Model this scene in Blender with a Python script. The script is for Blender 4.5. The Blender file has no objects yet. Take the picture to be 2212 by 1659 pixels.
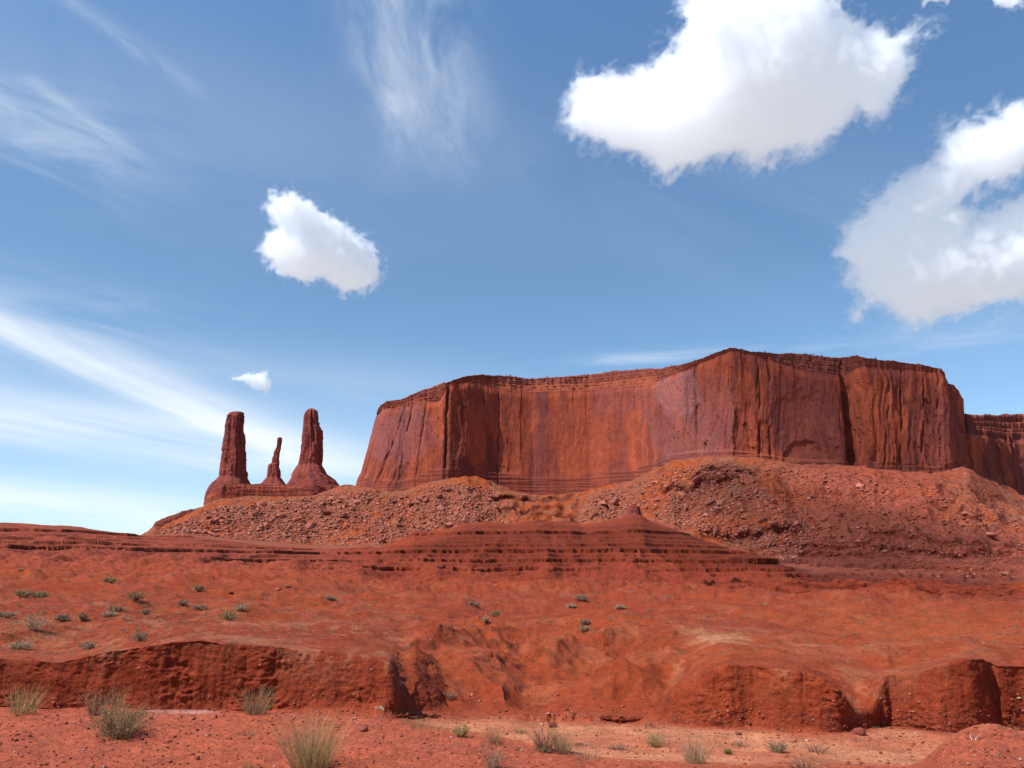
import bpy, bmesh, math, random
import numpy as np
import openvdb
from mathutils import Vector

RAD = math.radians
random.seed(7)
rng = np.random.default_rng(7)
S = bpy.context.scene
COL = S.collection

# ------------------------------------------------------------------ camera
F, CX, CY, HOR, EYE = 1700.0, 1106.0, 829.5, 1215.0, 2.6     # photo measured on a 2212 x 1659 grid
PITCH = math.atan((HOR - CY) / F)
cam_d = bpy.data.cameras.new('camera')
cam = bpy.data.objects.new('camera', cam_d)
COL.objects.link(cam)
cam.location = (0, 0, EYE)
cam.rotation_euler = (math.pi / 2 + PITCH, 0, 0)
cam_d.sensor_width = 36
cam_d.lens = 36 * F / 2212
cam_d.clip_start = 0.1
cam_d.clip_end = 60000
S.camera = cam

# ------------------------------------------------------------------ sun, exposure
SUN_AZ, SUN_EL = RAD(-120), RAD(54)            # azimuth from +Y, negative = left of the view
TOSUN = Vector((math.sin(SUN_AZ) * math.cos(SUN_EL), math.cos(SUN_AZ) * math.cos(SUN_EL), math.sin(SUN_EL)))
sun_d = bpy.data.lights.new('sun', 'SUN')
sun_d.energy = 5.0
sun_d.angle = RAD(0.53)
sun_d.color = (1.0, 0.965, 0.92)
sun = bpy.data.objects.new('sun', sun_d)
COL.objects.link(sun)
sun.rotation_euler = TOSUN.to_track_quat('Z', 'Y').to_euler()
S.view_settings.view_transform = 'Standard'
S.view_settings.look = 'None'
S.view_settings.exposure = 0.35
S.view_settings.gamma = 1.0
S.cycles.max_bounces = 28
S.cycles.diffuse_bounces = 3
S.cycles.volume_bounces = 26
S.cycles.transparent_max_bounces = 8
S.cycles.use_denoising = True


# ------------------------------------------------------------------ picture -> direction
def ray(u, v):
    """azimuth and tangent of elevation of a picture point"""
    u = np.asarray(u, float); v = np.asarray(v, float)
    xc = (u - CX) / F; yc = (CY - v) / F
    dx = xc; dy = math.cos(PITCH) - yc * math.sin(PITCH); dz = math.sin(PITCH) + yc * math.cos(PITCH)
    return np.arctan2(dx, dy), dz / np.hypot(dx, dy)


def raydir(u, v):
    xc = (u - CX) / F; yc = (CY - v) / F
    return Vector((xc, math.cos(PITCH) - yc * math.sin(PITCH), math.sin(PITCH) + yc * math.cos(PITCH)))


def at(u, v, r):
    a, t = ray(u, v)
    return np.array([r * np.sin(a), r * np.cos(a), EYE + r * t])


# ------------------------------------------------------------------ world: sky with cirrus
w = bpy.data.worlds.new('World')
S.world = w
w.use_nodes = True
nt = w.node_tree
for n in list(nt.nodes): nt.nodes.remove(n)


def N(t, typ, **k):
    n = t.nodes.new(typ)
    for a, b in k.items(): setattr(n, a, b)
    return n


def math_node(t, op, a, b=None, c=None, clamp=False):
    n = N(t, 'ShaderNodeMath', operation=op); n.use_clamp = clamp
    for i, x in enumerate((a, b, c)):
        if x is None: continue
        if isinstance(x, (int, float)): n.inputs[i].default_value = x
        else: t.links.new(x, n.inputs[i])
    return n.outputs[0]


SKY_STRENGTH = 0.118
sky = N(nt, 'ShaderNodeTexSky', sky_type='NISHITA')
sky.sun_disc = False
sky.sun_elevation = SUN_EL
sky.sun_rotation = SUN_AZ
sky.altitude = 1600
sky.air_density = 1.0
sky.dust_density = 0.15
sky.ozone_density = 2.6
geo = N(nt, 'ShaderNodeTexCoord')
sep = N(nt, 'ShaderNodeSeparateXYZ')
nt.links.new(geo.outputs['Generated'], sep.inputs[0])
ysafe = math_node(nt, 'MAXIMUM', sep.outputs[1], 0.05)
ga = math_node(nt, 'DIVIDE', sep.outputs[0], ysafe)
ge = math_node(nt, 'DIVIDE', sep.outputs[2], ysafe)
front = math_node(nt, 'GREATER_THAN', sep.outputs[1], 0.06)


def gno(u, v):
    d = raydir(u, v)
    return d.x / d.y, d.z / d.y


def cirrus(p0, p1, half, strength, nsx, nsy, seed, lo=0.35, hi=0.75, fade0=0.15, fade1=0.3):
    """one feathered streak of ice cloud between two directions"""
    a0, e0 = gno(*p0); a1, e1 = gno(*p1)
    L = math.hypot(a1 - a0, e1 - e0); ca, sa = (a1 - a0) / L, (e1 - e0) / L
    hw = half / F
    ra = math_node(nt, 'SUBTRACT', ga, a0); re = math_node(nt, 'SUBTRACT', ge, e0)
    al = math_node(nt, 'ADD', math_node(nt, 'MULTIPLY', ra, ca), math_node(nt, 'MULTIPLY', re, sa))
    ac = math_node(nt, 'SUBTRACT', math_node(nt, 'MULTIPLY', re, ca), math_node(nt, 'MULTIPLY', ra, sa))
    cmb = N(nt, 'ShaderNodeCombineXYZ')
    nt.links.new(math_node(nt, 'MULTIPLY', al, nsx), cmb.inputs[0])
    nt.links.new(math_node(nt, 'MULTIPLY', ac, nsy), cmb.inputs[1])
    cmb.inputs[2].default_value = seed
    no = N(nt, 'ShaderNodeTexNoise')
    no.inputs['Scale'].default_value = 1; no.inputs['Detail'].default_value = 7; no.inputs['Roughness'].default_value = 0.6
    no.inputs['Distortion'].default_value = 0.6
    nt.links.new(cmb.outputs[0], no.inputs['Vector'])
    mr = N(nt, 'ShaderNodeMapRange', interpolation_type='SMOOTHSTEP')
    mr.inputs['From Min'].default_value = lo; mr.inputs['From Max'].default_value = hi
    nt.links.new(no.outputs['Fac'], mr.inputs['Value'])
    # across: soft bell, wobbling with the noise
    wob = math_node(nt, 'MULTIPLY', math_node(nt, 'SUBTRACT', no.outputs['Fac'], 0.5), hw * 1.2)
    q = math_node(nt, 'DIVIDE', math_node(nt, 'ADD', ac, wob), hw)
    bell = math_node(nt, 'EXPONENT', math_node(nt, 'MULTIPLY', math_node(nt, 'MULTIPLY', q, q), -1.4))
    t = math_node(nt, 'DIVIDE', al, L)
    f0 = N(nt, 'ShaderNodeMapRange', interpolation_type='SMOOTHSTEP')
    f0.inputs['From Min'].default_value = -fade0; f0.inputs['From Max'].default_value = fade0
    nt.links.new(t, f0.inputs['Value'])
    f1 = N(nt, 'ShaderNodeMapRange', interpolation_type='SMOOTHSTEP')
    f1.inputs['From Min'].default_value = 1 + fade1; f1.inputs['From Max'].default_value = 1 - fade1
    nt.links.new(t, f1.inputs['Value'])
    x = math_node(nt, 'MULTIPLY', math_node(nt, 'MULTIPLY', bell, mr.outputs[0]),
                  math_node(nt, 'MULTIPLY', f0.outputs[0], f1.outputs[0]))
    return math_node(nt, 'MULTIPLY', x, strength)


streaks = [
    cirrus((-150, 640), (640, 960), 52, 0.70, 2.5, 18, 1.3, 0.1, 0.7),
    cirrus((-250, 850), (880, 1015), 60, 0.75, 2.2, 16, 5.1, 0.08, 0.7),
    cirrus((-200, 1055), (500, 1125), 52, 0.75, 2.2, 18, 9.7, 0.1, 0.75),
    cirrus((-250, 130), (320, 350), 120, 0.42, 4, 18, 2.2, 0.25, 0.85),
    cirrus((60, 170), (300, 335), 20, 0.22, 6, 40, 3.2, 0.2, 0.8),
    cirrus((-300, 60), (900, 420), 300, 0.16, 1.6, 3.5, 13.1, 0.15, 0.8),
    cirrus((1000, 330), (2300, 560), 220, 0.10, 1.6, 3.5, 14.6, 0.2, 0.8),
    cirrus((-200, 780), (1100, 860), 90, 0.22, 2, 9, 15.2, 0.2, 0.8),
    cirrus((120, -20), (420, 190), 28, 0.22, 5, 30, 3.9, 0.3, 0.8),
    cirrus((770, -120), (880, 300), 95, 0.55, 5, 13, 4.4, 0.2, 0.78),
    cirrus((890, -60), (1010, 310), 110, 0.40, 6, 15, 6.4, 0.28, 0.8),
    cirrus((-300, 560), (460, 740), 90, 0.25, 3.5, 16, 7.7, 0.3, 0.8),
    cirrus((1250, 780), (1840, 745), 18, 0.35, 6, 50, 8.8, 0.35, 0.8),
    cirrus((1900, 745), (2350, 680), 60, 0.25, 5, 20, 8.1, 0.3, 0.8),
    cirrus((-300, 960), (900, 1050), 190, 0.12, 1.5, 8, 11.5, 0.05, 0.75),
]
tot = streaks[0]
for s_ in streaks[1:]:
    tot = math_node(nt, 'ADD', tot, s_)
tot = math_node(nt, 'MULTIPLY', math_node(nt, 'MINIMUM', tot, 0.9), front)
mixc = N(nt, 'ShaderNodeMix', data_type='RGBA')
nt.links.new(tot, mixc.inputs[0])
tint = N(nt, 'ShaderNodeMix', data_type='RGBA', blend_type='MULTIPLY')
tint.inputs[0].default_value = 1.0
tr_ = N(nt, 'ShaderNodeValToRGB')
cr_ = tr_.color_ramp
cr_.elements[0].position = 0.0; cr_.elements[0].color = (0.80, 0.90, 0.98, 1)
cr_.elements[1].position = 0.62; cr_.elements[1].color = (1.12, 1.34, 1.38, 1)
e_ = cr_.elements.new(0.16); e_.color = (0.96, 1.06, 1.06, 1)
e_ = cr_.elements.new(0.36); e_.color = (0.96, 1.10, 1.08, 1)
nt.links.new(sep.outputs[2], tr_.inputs[0])
nt.links.new(tr_.outputs[0], tint.inputs[7])
nt.links.new(sky.outputs[0], tint.inputs[6])
nt.links.new(tint.outputs[2], mixc.inputs[6])
mixc.inputs[7].default_value = (0.82 / SKY_STRENGTH, 0.86 / SKY_STRENGTH, 0.90 / SKY_STRENGTH, 1)
bg = N(nt, 'ShaderNodeBackground')
bg.inputs['Strength'].default_value = SKY_STRENGTH
nt.links.new(mixc.outputs[2], bg.inputs['Color'])
wo = N(nt, 'ShaderNodeOutputWorld')
nt.links.new(bg.outputs[0], wo.inputs[0])


# ------------------------------------------------------------------ numpy noise
_perm = np.random.default_rng(3).permutation(256).astype(np.int32)
_perm = np.concatenate([_perm, _perm, _perm])
_g = np.array([[1, 1, 0], [-1, 1, 0], [1, -1, 0], [-1, -1, 0], [1, 0, 1], [-1, 0, 1], [1, 0, -1], [-1, 0, -1],
               [0, 1, 1], [0, -1, 1], [0, 1, -1], [0, -1, -1], [1, 1, 0], [-1, 1, 0], [0, -1, 1], [0, -1, -1]], np.float32)


def perlin(x, y, z):
    x, y, z = np.broadcast_arrays(x, y, z)
    sh = x.shape
    x = np.ascontiguousarray(x, dtype=np.float64).ravel(); y = np.ascontiguousarray(y, dtype=np.float64).ravel()
    z = np.ascontiguousarray(z, dtype=np.float64).ravel()
    xf, yf, zf = np.floor(x), np.floor(y), np.floor(z)
    xi = xf.astype(np.int64).astype(np.int32) & 255; yi = yf.astype(np.int64).astype(np.int32) & 255
    zi = zf.astype(np.int64).astype(np.int32) & 255
    x = (x - xf).astype(np.float32); y = (y - yf).astype(np.float32); z = (z - zf).astype(np.float32)
    fu = x * x * x * (x * (x * 6 - 15) + 10); fv = y * y * y * (y * (y * 6 - 15) + 10); fw = z * z * z * (z * (z * 6 - 15) + 10)
    A = _perm[xi]; B = _perm[xi + 1]
    AA = _perm[A + yi]; AB = _perm[A + yi + 1]; BA = _perm[B + yi]; BB = _perm[B + yi + 1]

    def gr(h, dx, dy, dz):
        g = _g[h & 15]
        return g[:, 0] * dx + g[:, 1] * dy + g[:, 2] * dz
    a = gr(_perm[AA + zi], x, y, z); b = gr(_perm[BA + zi], x - 1, y, z); r0 = a + fu * (b - a)
    a = gr(_perm[AB + zi], x, y - 1, z); b = gr(_perm[BB + zi], x - 1, y - 1, z); r1 = a + fu * (b - a)
    lo = r0 + fv * (r1 - r0)
    a = gr(_perm[AA + zi + 1], x, y, z - 1); b = gr(_perm[BA + zi + 1], x - 1, y, z - 1); r0 = a + fu * (b - a)
    a = gr(_perm[AB + zi + 1], x, y - 1, z - 1); b = gr(_perm[BB + zi + 1], x - 1, y - 1, z - 1); r1 = a + fu * (b - a)
    hi = r0 + fv * (r1 - r0)
    return (lo + fw * (hi - lo)).reshape(sh)


def fbm(x, y, z, lam, octs, foot=None, gain=0.5, kind='n'):
    """fractal noise; octaves finer than the local pixel size fade out"""
    out = 0.0; amp = 1.0
    for i in range(octs):
        n = perlin(x / lam + 17.3 * i, y / lam - 9.1 * i, z / lam + 4.7 * i)
        if kind == 'r': n = 1 - 2 * np.abs(n) * 1.4
        elif kind == 'b': n = np.abs(n) * 2.2 - 0.5
        wgt = 1.0 if foot is None else np.clip((lam / foot - 1.5) / 2.0, 0, 1)
        out = out + n * amp * wgt
        amp *= gain; lam *= 0.5
    return out


def sstep(a, b, x):
    t = np.clip((x - a) / (b - a), 0, 1)
    return t * t * (3 - 2 * t)


def lerp3(c0, c1, t):
    return c0 + (np.asarray(c1) - c0) * t[..., None]


# ------------------------------------------------------------------ mesh / object helpers
def grid_mesh(name, P, col=None, smooth=True, flip=False):
    nr, nc = P.shape[:2]
    me = bpy.data.meshes.new(name)
    me.vertices.add(nr * nc)
    me.vertices.foreach_set('co', P.astype(np.float32).ravel())
    i = np.arange(nr * nc, dtype=np.int32).reshape(nr, nc)
    q = np.stack([i[:-1, :-1], i[:-1, 1:], i[1:, 1:], i[1:, :-1]], -1).reshape(-1, 4)
    if flip: q = q[:, ::-1]
    fill_faces(me, q)
    if col is not None: set_col(me, col.reshape(-1, 3))
    if smooth: me.polygons.foreach_set('use_smooth', np.ones(len(q), bool))
    me.update()
    return me


def fill_faces(me, q):
    n, k = q.shape
    me.loops.add(n * k); me.polygons.add(n)
    me.loops.foreach_set('vertex_index', np.ascontiguousarray(q, dtype=np.int32).ravel())
    me.polygons.foreach_set('loop_start', np.arange(0, n * k, k, dtype=np.int32))


def raw_mesh(name, V, Q, col=None, smooth=False):
    me = bpy.data.meshes.new(name)
    me.vertices.add(len(V)); me.vertices.foreach_set('co', np.asarray(V, np.float32).ravel())
    fill_faces(me, np.asarray(Q))
    if col is not None: set_col(me, col)
    if smooth: me.polygons.foreach_set('use_smooth', np.ones(len(Q), bool))
    me.update()
    return me


def set_col(me, c):
    a = me.attributes.new('col', 'FLOAT_COLOR', 'POINT')
    d = np.ones((len(me.vertices), 4), np.float32); d[:, :3] = c
    a.data.foreach_set('color', d.ravel())


def link(name, me, mat=None, parent=None, loc=None):
    o = bpy.data.objects.new(name, me); COL.objects.link(o)
    if mat is not None: me.materials.append(mat)
    if parent is not None: o.parent = parent
    if loc is not None: o.location = loc
    return o


def tag(o, label, cat, group=None, kind=None):
    o['label'] = label; o['category'] = cat
    if group: o['group'] = group
    if kind: o['kind'] = kind
    return o


def empty(name, loc):
    o = bpy.data.objects.new(name, None); COL.objects.link(o); o.location = loc
    o.empty_display_size = 0.2
    return o


# ------------------------------------------------------------------ materials
def col_mat(name, bumps, vary=0.25, vary_scale=2.0, rough=0.95, rand=0.0, base=None, fine=()):
    """base colour from the mesh's own albedo attribute, broken up by fine procedural grain and bump"""
    m = bpy.data.materials.new(name); m.use_nodes = True
    t = m.node_tree
    p = t.nodes['Principled BSDF']
    p.inputs['Roughness'].default_value = rough
    p.inputs['Specular IOR Level'].default_value = 0.15
    tc = N(t, 'ShaderNodeTexCoord')
    if base is None:
        at_ = N(t, 'ShaderNodeAttribute', attribute_name='col'); c = at_.outputs['Color']
    else:
        rgb = N(t, 'ShaderNodeRGB'); rgb.outputs[0].default_value = (*base, 1); c = rgb.outputs[0]
    no = N(t, 'ShaderNodeTexNoise'); no.inputs['Scale'].default_value = vary_scale
    no.inputs['Detail'].default_value = 8; no.inputs['Roughness'].default_value = 0.65
    t.links.new(tc.outputs['Object'], no.inputs['Vector'])
    mr = N(t, 'ShaderNodeMapRange'); mr.inputs['From Min'].default_value = 0.3; mr.inputs['From Max'].default_value = 0.7
    mr.inputs['To Min'].default_value = 1 - vary; mr.inputs['To Max'].default_value = 1 + vary
    t.links.new(no.outputs['Fac'], mr.inputs['Value'])
    k = mr.outputs[0]
    for fs, fa in fine:
        nf = N(t, 'ShaderNodeTexNoise'); nf.inputs['Scale'].default_value = fs; nf.inputs['Detail'].default_value = 4
        nf.inputs['Roughness'].default_value = 0.7
        t.links.new(tc.outputs['Object'], nf.inputs['Vector'])
        mf = N(t, 'ShaderNodeMapRange'); mf.inputs['From Min'].default_value = 0.32; mf.inputs['From Max'].default_value = 0.68
        mf.inputs['To Min'].default_value = 1 - fa; mf.inputs['To Max'].default_value = 1 + fa
        t.links.new(nf.outputs['Fac'], mf.inputs['Value'])
        k = math_node(t, 'MULTIPLY', k, mf.outputs[0])
    if rand:
        oi = N(t, 'ShaderNodeObjectInfo')
        r2 = N(t, 'ShaderNodeMapRange'); r2.inputs['To Min'].default_value = 1 - rand; r2.inputs['To Max'].default_value = 1 + rand
        t.links.new(oi.outputs['Random'], r2.inputs['Value'])
        k = math_node(t, 'MULTIPLY', k, r2.outputs[0])
    mul = N(t, 'ShaderNodeVectorMath', operation='SCALE')
    t.links.new(c, mul.inputs[0]); t.links.new(k, mul.inputs['Scale'])
    t.links.new(mul.outputs[0], p.inputs['Base Color'])
    prev = None
    for sc, dist in bumps:
        n2 = N(t, 'ShaderNodeTexNoise'); n2.inputs['Scale'].default_value = sc; n2.inputs['Detail'].default_value = 6
        n2.inputs['Roughness'].default_value = 0.65
        t.links.new(tc.outputs['Object'], n2.inputs['Vector'])
        b = N(t, 'ShaderNodeBump'); b.inputs['Distance'].default_value = dist; b.inputs['Strength'].default_value = 1
        t.links.new(n2.outputs['Fac'], b.inputs['Height'])
        if prev: t.links.new(prev, b.inputs['Normal'])
        prev = b.outputs[0]
    if prev: t.links.new(prev, p.inputs['Normal'])
    return m


M_ground = col_mat('red_soil', [(2.5, 0.06), (13, 0.03), (45, 0.01)], 0.2, 1.6, fine=((24, 0.28), (7, 0.2), (1.7, 0.12)))
M_hill = col_mat('ledge_rock', [(0.25, 0.5), (1.2, 0.25)], 0.2, 0.35, fine=((1.8, 0.34), (0.6, 0.2)))
M_talus = col_mat('talus_soil', [(0.12, 1.2), (0.5, 0.6)], 0.22, 0.25, fine=((0.6, 0.42), (0.2, 0.2)))
M_cliff = col_mat('sandstone', [(0.15, 0.3), (0.5, 0.45)], 0.10, 0.15, fine=((0.7, 0.18), (0.22, 0.12)))
M_bould = col_mat('boulder_stone', [(0.4, 0.5)], 0.2, 0.4, base=(0.335, 0.112, 0.076), rand=0.35)
M_rubble = col_mat('rubble_stone', [], 0.2, 0.4)
M_stone = col_mat('field_stone', [(18, 0.01)], 0.25, 20, base=(0.22, 0.06, 0.04), rand=0.3)

# colours (albedo)
RED = np.array([0.215, 0.036, 0.0175]); ORG = np.array([0.245, 0.046, 0.0175]); DARK = np.array([0.155, 0.025, 0.015])
SAND = np.array([0.44, 0.170, 0.125]); WHITE = np.array([0.40, 0.20, 0.15]); PINK = np.array([0.315, 0.075, 0.050]); FG = np.array([0.315, 0.074, 0.056])
TAL = np.array([0.225, 0.062, 0.046]); GREYT = np.array([0.19, 0.085, 0.070]); TORG = np.array([0.26, 0.056, 0.025])

RED, ORG, DARK, SAND, WHITE, PINK, FG, TAL, GREYT, TORG = [q_ * np.array([1.0, 0.95, 0.62]) for q_ in (RED, ORG, DARK, SAND, WHITE, PINK, FG, TAL, GREYT, TORG)]

# ------------------------------------------------------------------ terrain: lofted feature lines
azL, _ = ray(-40, 1215); azR, _ = ray(2252, 1215)
dense = np.linspace(RAD(-37), RAD(37), 1180)
left = np.linspace(RAD(-180), RAD(-37.4), 46); right = np.linspace(RAD(37.4), RAD(180), 46)
AZ = np.concatenate([left, dense, right]); NC = len(AZ)
D0, D1 = len(left), len(left) + len(dense)


def smooth_cols(a, sig):
    if sig <= 0: return a
    k = np.arange(-int(3 * sig), int(3 * sig) + 1); g = np.exp(-0.5 * (k / sig) ** 2); g /= g.sum()
    pad = len(k) // 2
    b = np.concatenate([np.full(pad, a[0]), a, np.full(pad, a[-1])])
    return np.convolve(b, g, 'valid')


def line(pts, sig=4.0, r=None, z=None):
    """pts: (u, v, r) with r > 0, or (u, v, 'z', height)"""
    a, te, rr = [], [], []
    for p in pts:
        aa, t = ray(p[0], p[1])
        if len(p) == 4: q = (p[3] - EYE) / t
        elif len(p) == 3: q = p[2]
        else: q = r if z is None else (z - EYE) / t
        a.append(float(aa)); te.append(float(t)); rr.append(float(q))
    o = np.argsort(a); a = np.array(a)[o]; te = np.array(te)[o]; rr = np.array(rr)[o]
    R = np.interp(AZ, a, rr); T = np.interp(AZ, a, te)
    R = smooth_cols(R, sig); T = smooth_cols(T, sig)
    return R, EYE + R * T


def zp(*p): return [(u, v, 'z', z) for u, v, z in p]


R_, Z_ = [], []


def add(RZ):
    R, Z = RZ
    if R_: R = np.maximum(R, R_[-1] + 0.12)
    R_.append(R); Z_.append(Z)


one = np.ones(NC)
add((one * 0.6, one * 0.0))
add((one * 6.0, one * 0.0))
# 2 frame bottom
add(line(zp((0, 1668, .03), (900, 1668, .0), (1200, 1668, -.05), (1500, 1668, -.22), (1880, 1668, -.3), (1990, 1668, .02), (2050, 1668, .40), (2212, 1668, .45))))
# 3 edge of the near slab
add(line(zp((0, 1537, .05), (120, 1541, .04), (250, 1537, .06), (400, 1546, .03), (600, 1542, .05), (800, 1551, .03), (870, 1558, 0), (1000, 1578, -.03), (1150, 1607, -.08),
            (1300, 1637, -.15), (1500, 1654, -.28), (1900, 1656, -.33), (1985, 1648, -.2), (2010, 1628, .05), (2035, 1600, .3), (2085, 1573, .45), (2150, 1570, .46), (2212, 1575, .45))))
u_of = np.interp(AZ, ray(np.linspace(-200, 2400, 800), 1580)[0], np.linspace(-200, 2400, 800))
# 4 wash side just below that edge
add((R_[-1] + np.interp(u_of, [0, 800, 1100, 1900, 2050, 2212], [.35, .4, 1.0, 1.0, .9, .9]),
     np.interp(u_of, [0, 250, 400, 800, 900, 1200, 1500, 1900, 2050, 2212], [-.1, -.12, -.16, -.2, -.3, -.4, -.42, -.45, -.45, -.45])))
# 5 foot of the banks
add(line(zp((0, 1527, -.12), (120, 1532, -.15), (230, 1522, -.1), (320, 1535, -.2), (480, 1534, -.2), (700, 1538, -.22), (830, 1549, -.3), (853, 1553, -.35), (869, 1550, -.37), (925, 1548, -.5),
            (1000, 1548, -.62), (1250, 1548, -.6), (1400, 1560, -.58), (1500, 1572, -.55), (1631, 1574, -.55), (1751, 1584, -.5), (1850, 1583, -.5), (1878, 1577, -.5),
            (1897, 1570, -.55), (1927, 1572, -.58), (2032, 1583, -.5), (2110, 1583, -.5), (2148, 1581, -.52), (2157, 1577, -.53), (2170, 1579, -.53), (2212, 1580, -.53)), 1.6))
# 6 top of the banks
add(line([(0, 1442, 17.6), (60, 1440, 17.8), (130, 1434, 18.4), (200, 1418, 18.0), (273, 1408, 17.6), (430, 1386, 17.4), (547, 1395, 17.4), (742, 1408, 17.4), (801, 1419, 17.2), (842, 1433, 17.0),
          (854, 1444, 17.1), (866, 1470, 17.3), (880, 1496, 17.7), (925, 1488, 18.8), (965, 1478, 20), (1010, 1442, 21), (1060, 1482, 20), (1130, 1524, 19), (1200, 1497, 19.6), (1300, 1477, 20), (1400, 1477, 19.4),
          (1440, 1502, 18.2), (1487, 1467, 17.8), (1530, 1446, 17.6), (1575, 1435, 17.5), (1650, 1441, 17.5), (1733, 1450, 17.3), (1786, 1467, 17.1), (1821, 1501, 16.9), (1850, 1546, 16.6),
          (1876, 1566, 17.0), (1892, 1510, 17.9), (1912, 1456, 18.6), (1950, 1447, 18.7), (1990, 1450, 18.4), (2040, 1440, 17.9), (2085, 1430, 17.8), (2138, 1440, 17.8),
          (2155, 1455, 17.9), (2170, 1452, 17.7), (2212, 1456, 17.7)], 3.0))
# 7 behind the brink
add(line([(0, 1424, 18.8), (60, 1423, 19), (130, 1418, 19.4), (200, 1406, 19.2), (273, 1398, 18.8), (430, 1377, 18.6), (547, 1386, 18.6), (742, 1399, 18.6), (801, 1409, 18.4), (840, 1422, 18.2), (854, 1431, 18.3),
          (868, 1450, 18.5), (885, 1464, 18.9), (925, 1464, 19.9), (965, 1460, 21), (1010, 1432, 21.8), (1060, 1465, 21), (1130, 1502, 20.2), (1200, 1476, 20.6), (1300, 1452, 21), (1400, 1452, 20.4), (1440, 1480, 19.2),
          (1487, 1451, 18.8), (1530, 1432, 18.6), (1575, 1422, 18.5), (1650, 1428, 18.5), (1733, 1439, 18.3), (1786, 1474, 17.9), (1821, 1512, 17.7), (1850, 1530, 17.8), (1876, 1520, 18.0),
          (1892, 1478, 18.6), (1912, 1443, 19.2), (1950, 1438, 19.3), (1990, 1440, 19.2), (2040, 1429, 18.8), (2085, 1419, 18.7), (2138, 1432, 18.7), (2170, 1442, 18.6), (2212, 1447, 18.6)], 4.0))
# 8 shoulders of the mounds
add(line([(0, 1395, 22), (150, 1400, 22), (300, 1380, 22), (450, 1366, 22), (600, 1370, 22), (750, 1385, 22.5), (850, 1402, 23), (900, 1414, 24), (950, 1404, 25), (1020, 1402, 25),
          (1080, 1434, 25), (1130, 1444, 25), (1200, 1430, 25), (1300, 1407, 24.5), (1400, 1406, 23.5), (1480, 1406, 22), (1560, 1386, 21.5), (1640, 1405, 21), (1700, 1413, 21),
          (1751, 1424, 20), (1820, 1436, 19.5), (1890, 1436, 19.6), (1960, 1436, 20), (2030, 1425, 20), (2085, 1412, 20), (2138, 1425, 20), (2212, 1439, 20)], 6))
# 9 .. plain
add(line([(0, 1335, 30), (300, 1325, 30), (600, 1338, 30), (760, 1352, 30), (860, 1365, 31), (960, 1376, 32), (1060, 1392, 32), (1130, 1404, 32), (1230, 1393, 32), (1330, 1379, 31),
          (1450, 1373, 29), (1557, 1368, 27), (1640, 1379, 27), (1720, 1384, 28), (1800, 1386, 29), (1900, 1382, 30), (2000, 1390, 30), (2100, 1402, 29), (2212, 1418, 28)], 8))
add(line([(0, 1285, 50), (300, 1281, 50), (600, 1291, 50), (860, 1312, 50), (1000, 1328, 48), (1100, 1340, 46), (1180, 1338, 46), (1300, 1327, 48), (1500, 1326, 48), (1700, 1334, 48), (1900, 1344, 48), (2212, 1366, 46)], 10))
add(line([(0, 1246, 105), (300, 1250, 105), (550, 1256, 105), (700, 1263, 105), (900, 1278, 105), (1100, 1278, 100), (1300, 1275, 100), (1450, 1284, 100), (1700, 1303, 100), (2000, 1312, 100), (2212, 1318, 100)], 10))
# 12 foot of the ledge hill
add(line([(0, 1226, 175), (300, 1229, 175), (600, 1240, 175), (760, 1252, 172), (850, 1264, 168), (950, 1262, 168), (1050, 1266, 166), (1200, 1264, 166), (1400, 1268, 166), (1550, 1287, 168), (1800, 1289, 172), (2000, 1291, 172), (2212, 1293, 170)], 4))
# 13 its crest
add(line([(0, 1133, 330), (60, 1135, 330), (150, 1140, 330), (250, 1153, 330), (315, 1158, 330), (415, 1160, 330), (560, 1178, 330), (689, 1187, 320), (826, 1184, 310), (877, 1164, 302), (893, 1152, 300), (930, 1150, 300),
          (967, 1146, 302), (1010, 1132, 303), (1053, 1129, 303), (1093, 1133, 303), (1133, 1127, 304), (1166, 1124, 304), (1232, 1128, 304), (1256, 1136, 304), (1299, 1130, 304),
          (1329, 1124, 304), (1349, 1118, 304), (1366, 1113, 304), (1384, 1114, 304), (1399, 1124, 304), (1442, 1140, 302), (1469, 1149, 300), (1533, 1168, 296), (1570, 1185, 292), (1622, 1193, 286),
          (1667, 1208, 278), (1709, 1226, 268), (1757, 1246, 250), (1900, 1260, 235), (2212, 1271, 230)], 1.2))
R13, Z13 = R_[-1], Z_[-1]
# 14 hollow behind it
add(line([(0, 1150, 400), (250, 1168, 400), (315, 1161, 400), (400, 1160, 430), (560, 1176, 430), (689, 1184, 430), (826, 1189, 400), (877, 1186, 370), (1000, 1164, 370), (1365, 1162, 370), (1500, 1182, 360), (1650, 1215, 340),
          (1709, 1221, 320), (1757, 1236, 300), (1900, 1248, 300), (2212, 1256, 300)], 4))
# 15 foot of the talus
add(line([(0, 1182, 650), (300, 1174, 650), (335, 1160, 690), (400, 1157, 690), (560, 1170, 690), (689, 1179, 690), (830, 1176, 680), (1000, 1166, 670), (1365, 1166, 660), (1457, 1172, 640), (1570, 1192, 600), (1709, 1212, 560),
          (1850, 1222, 520), (2000, 1231, 480), (2212, 1236, 460)], 6))
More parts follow.
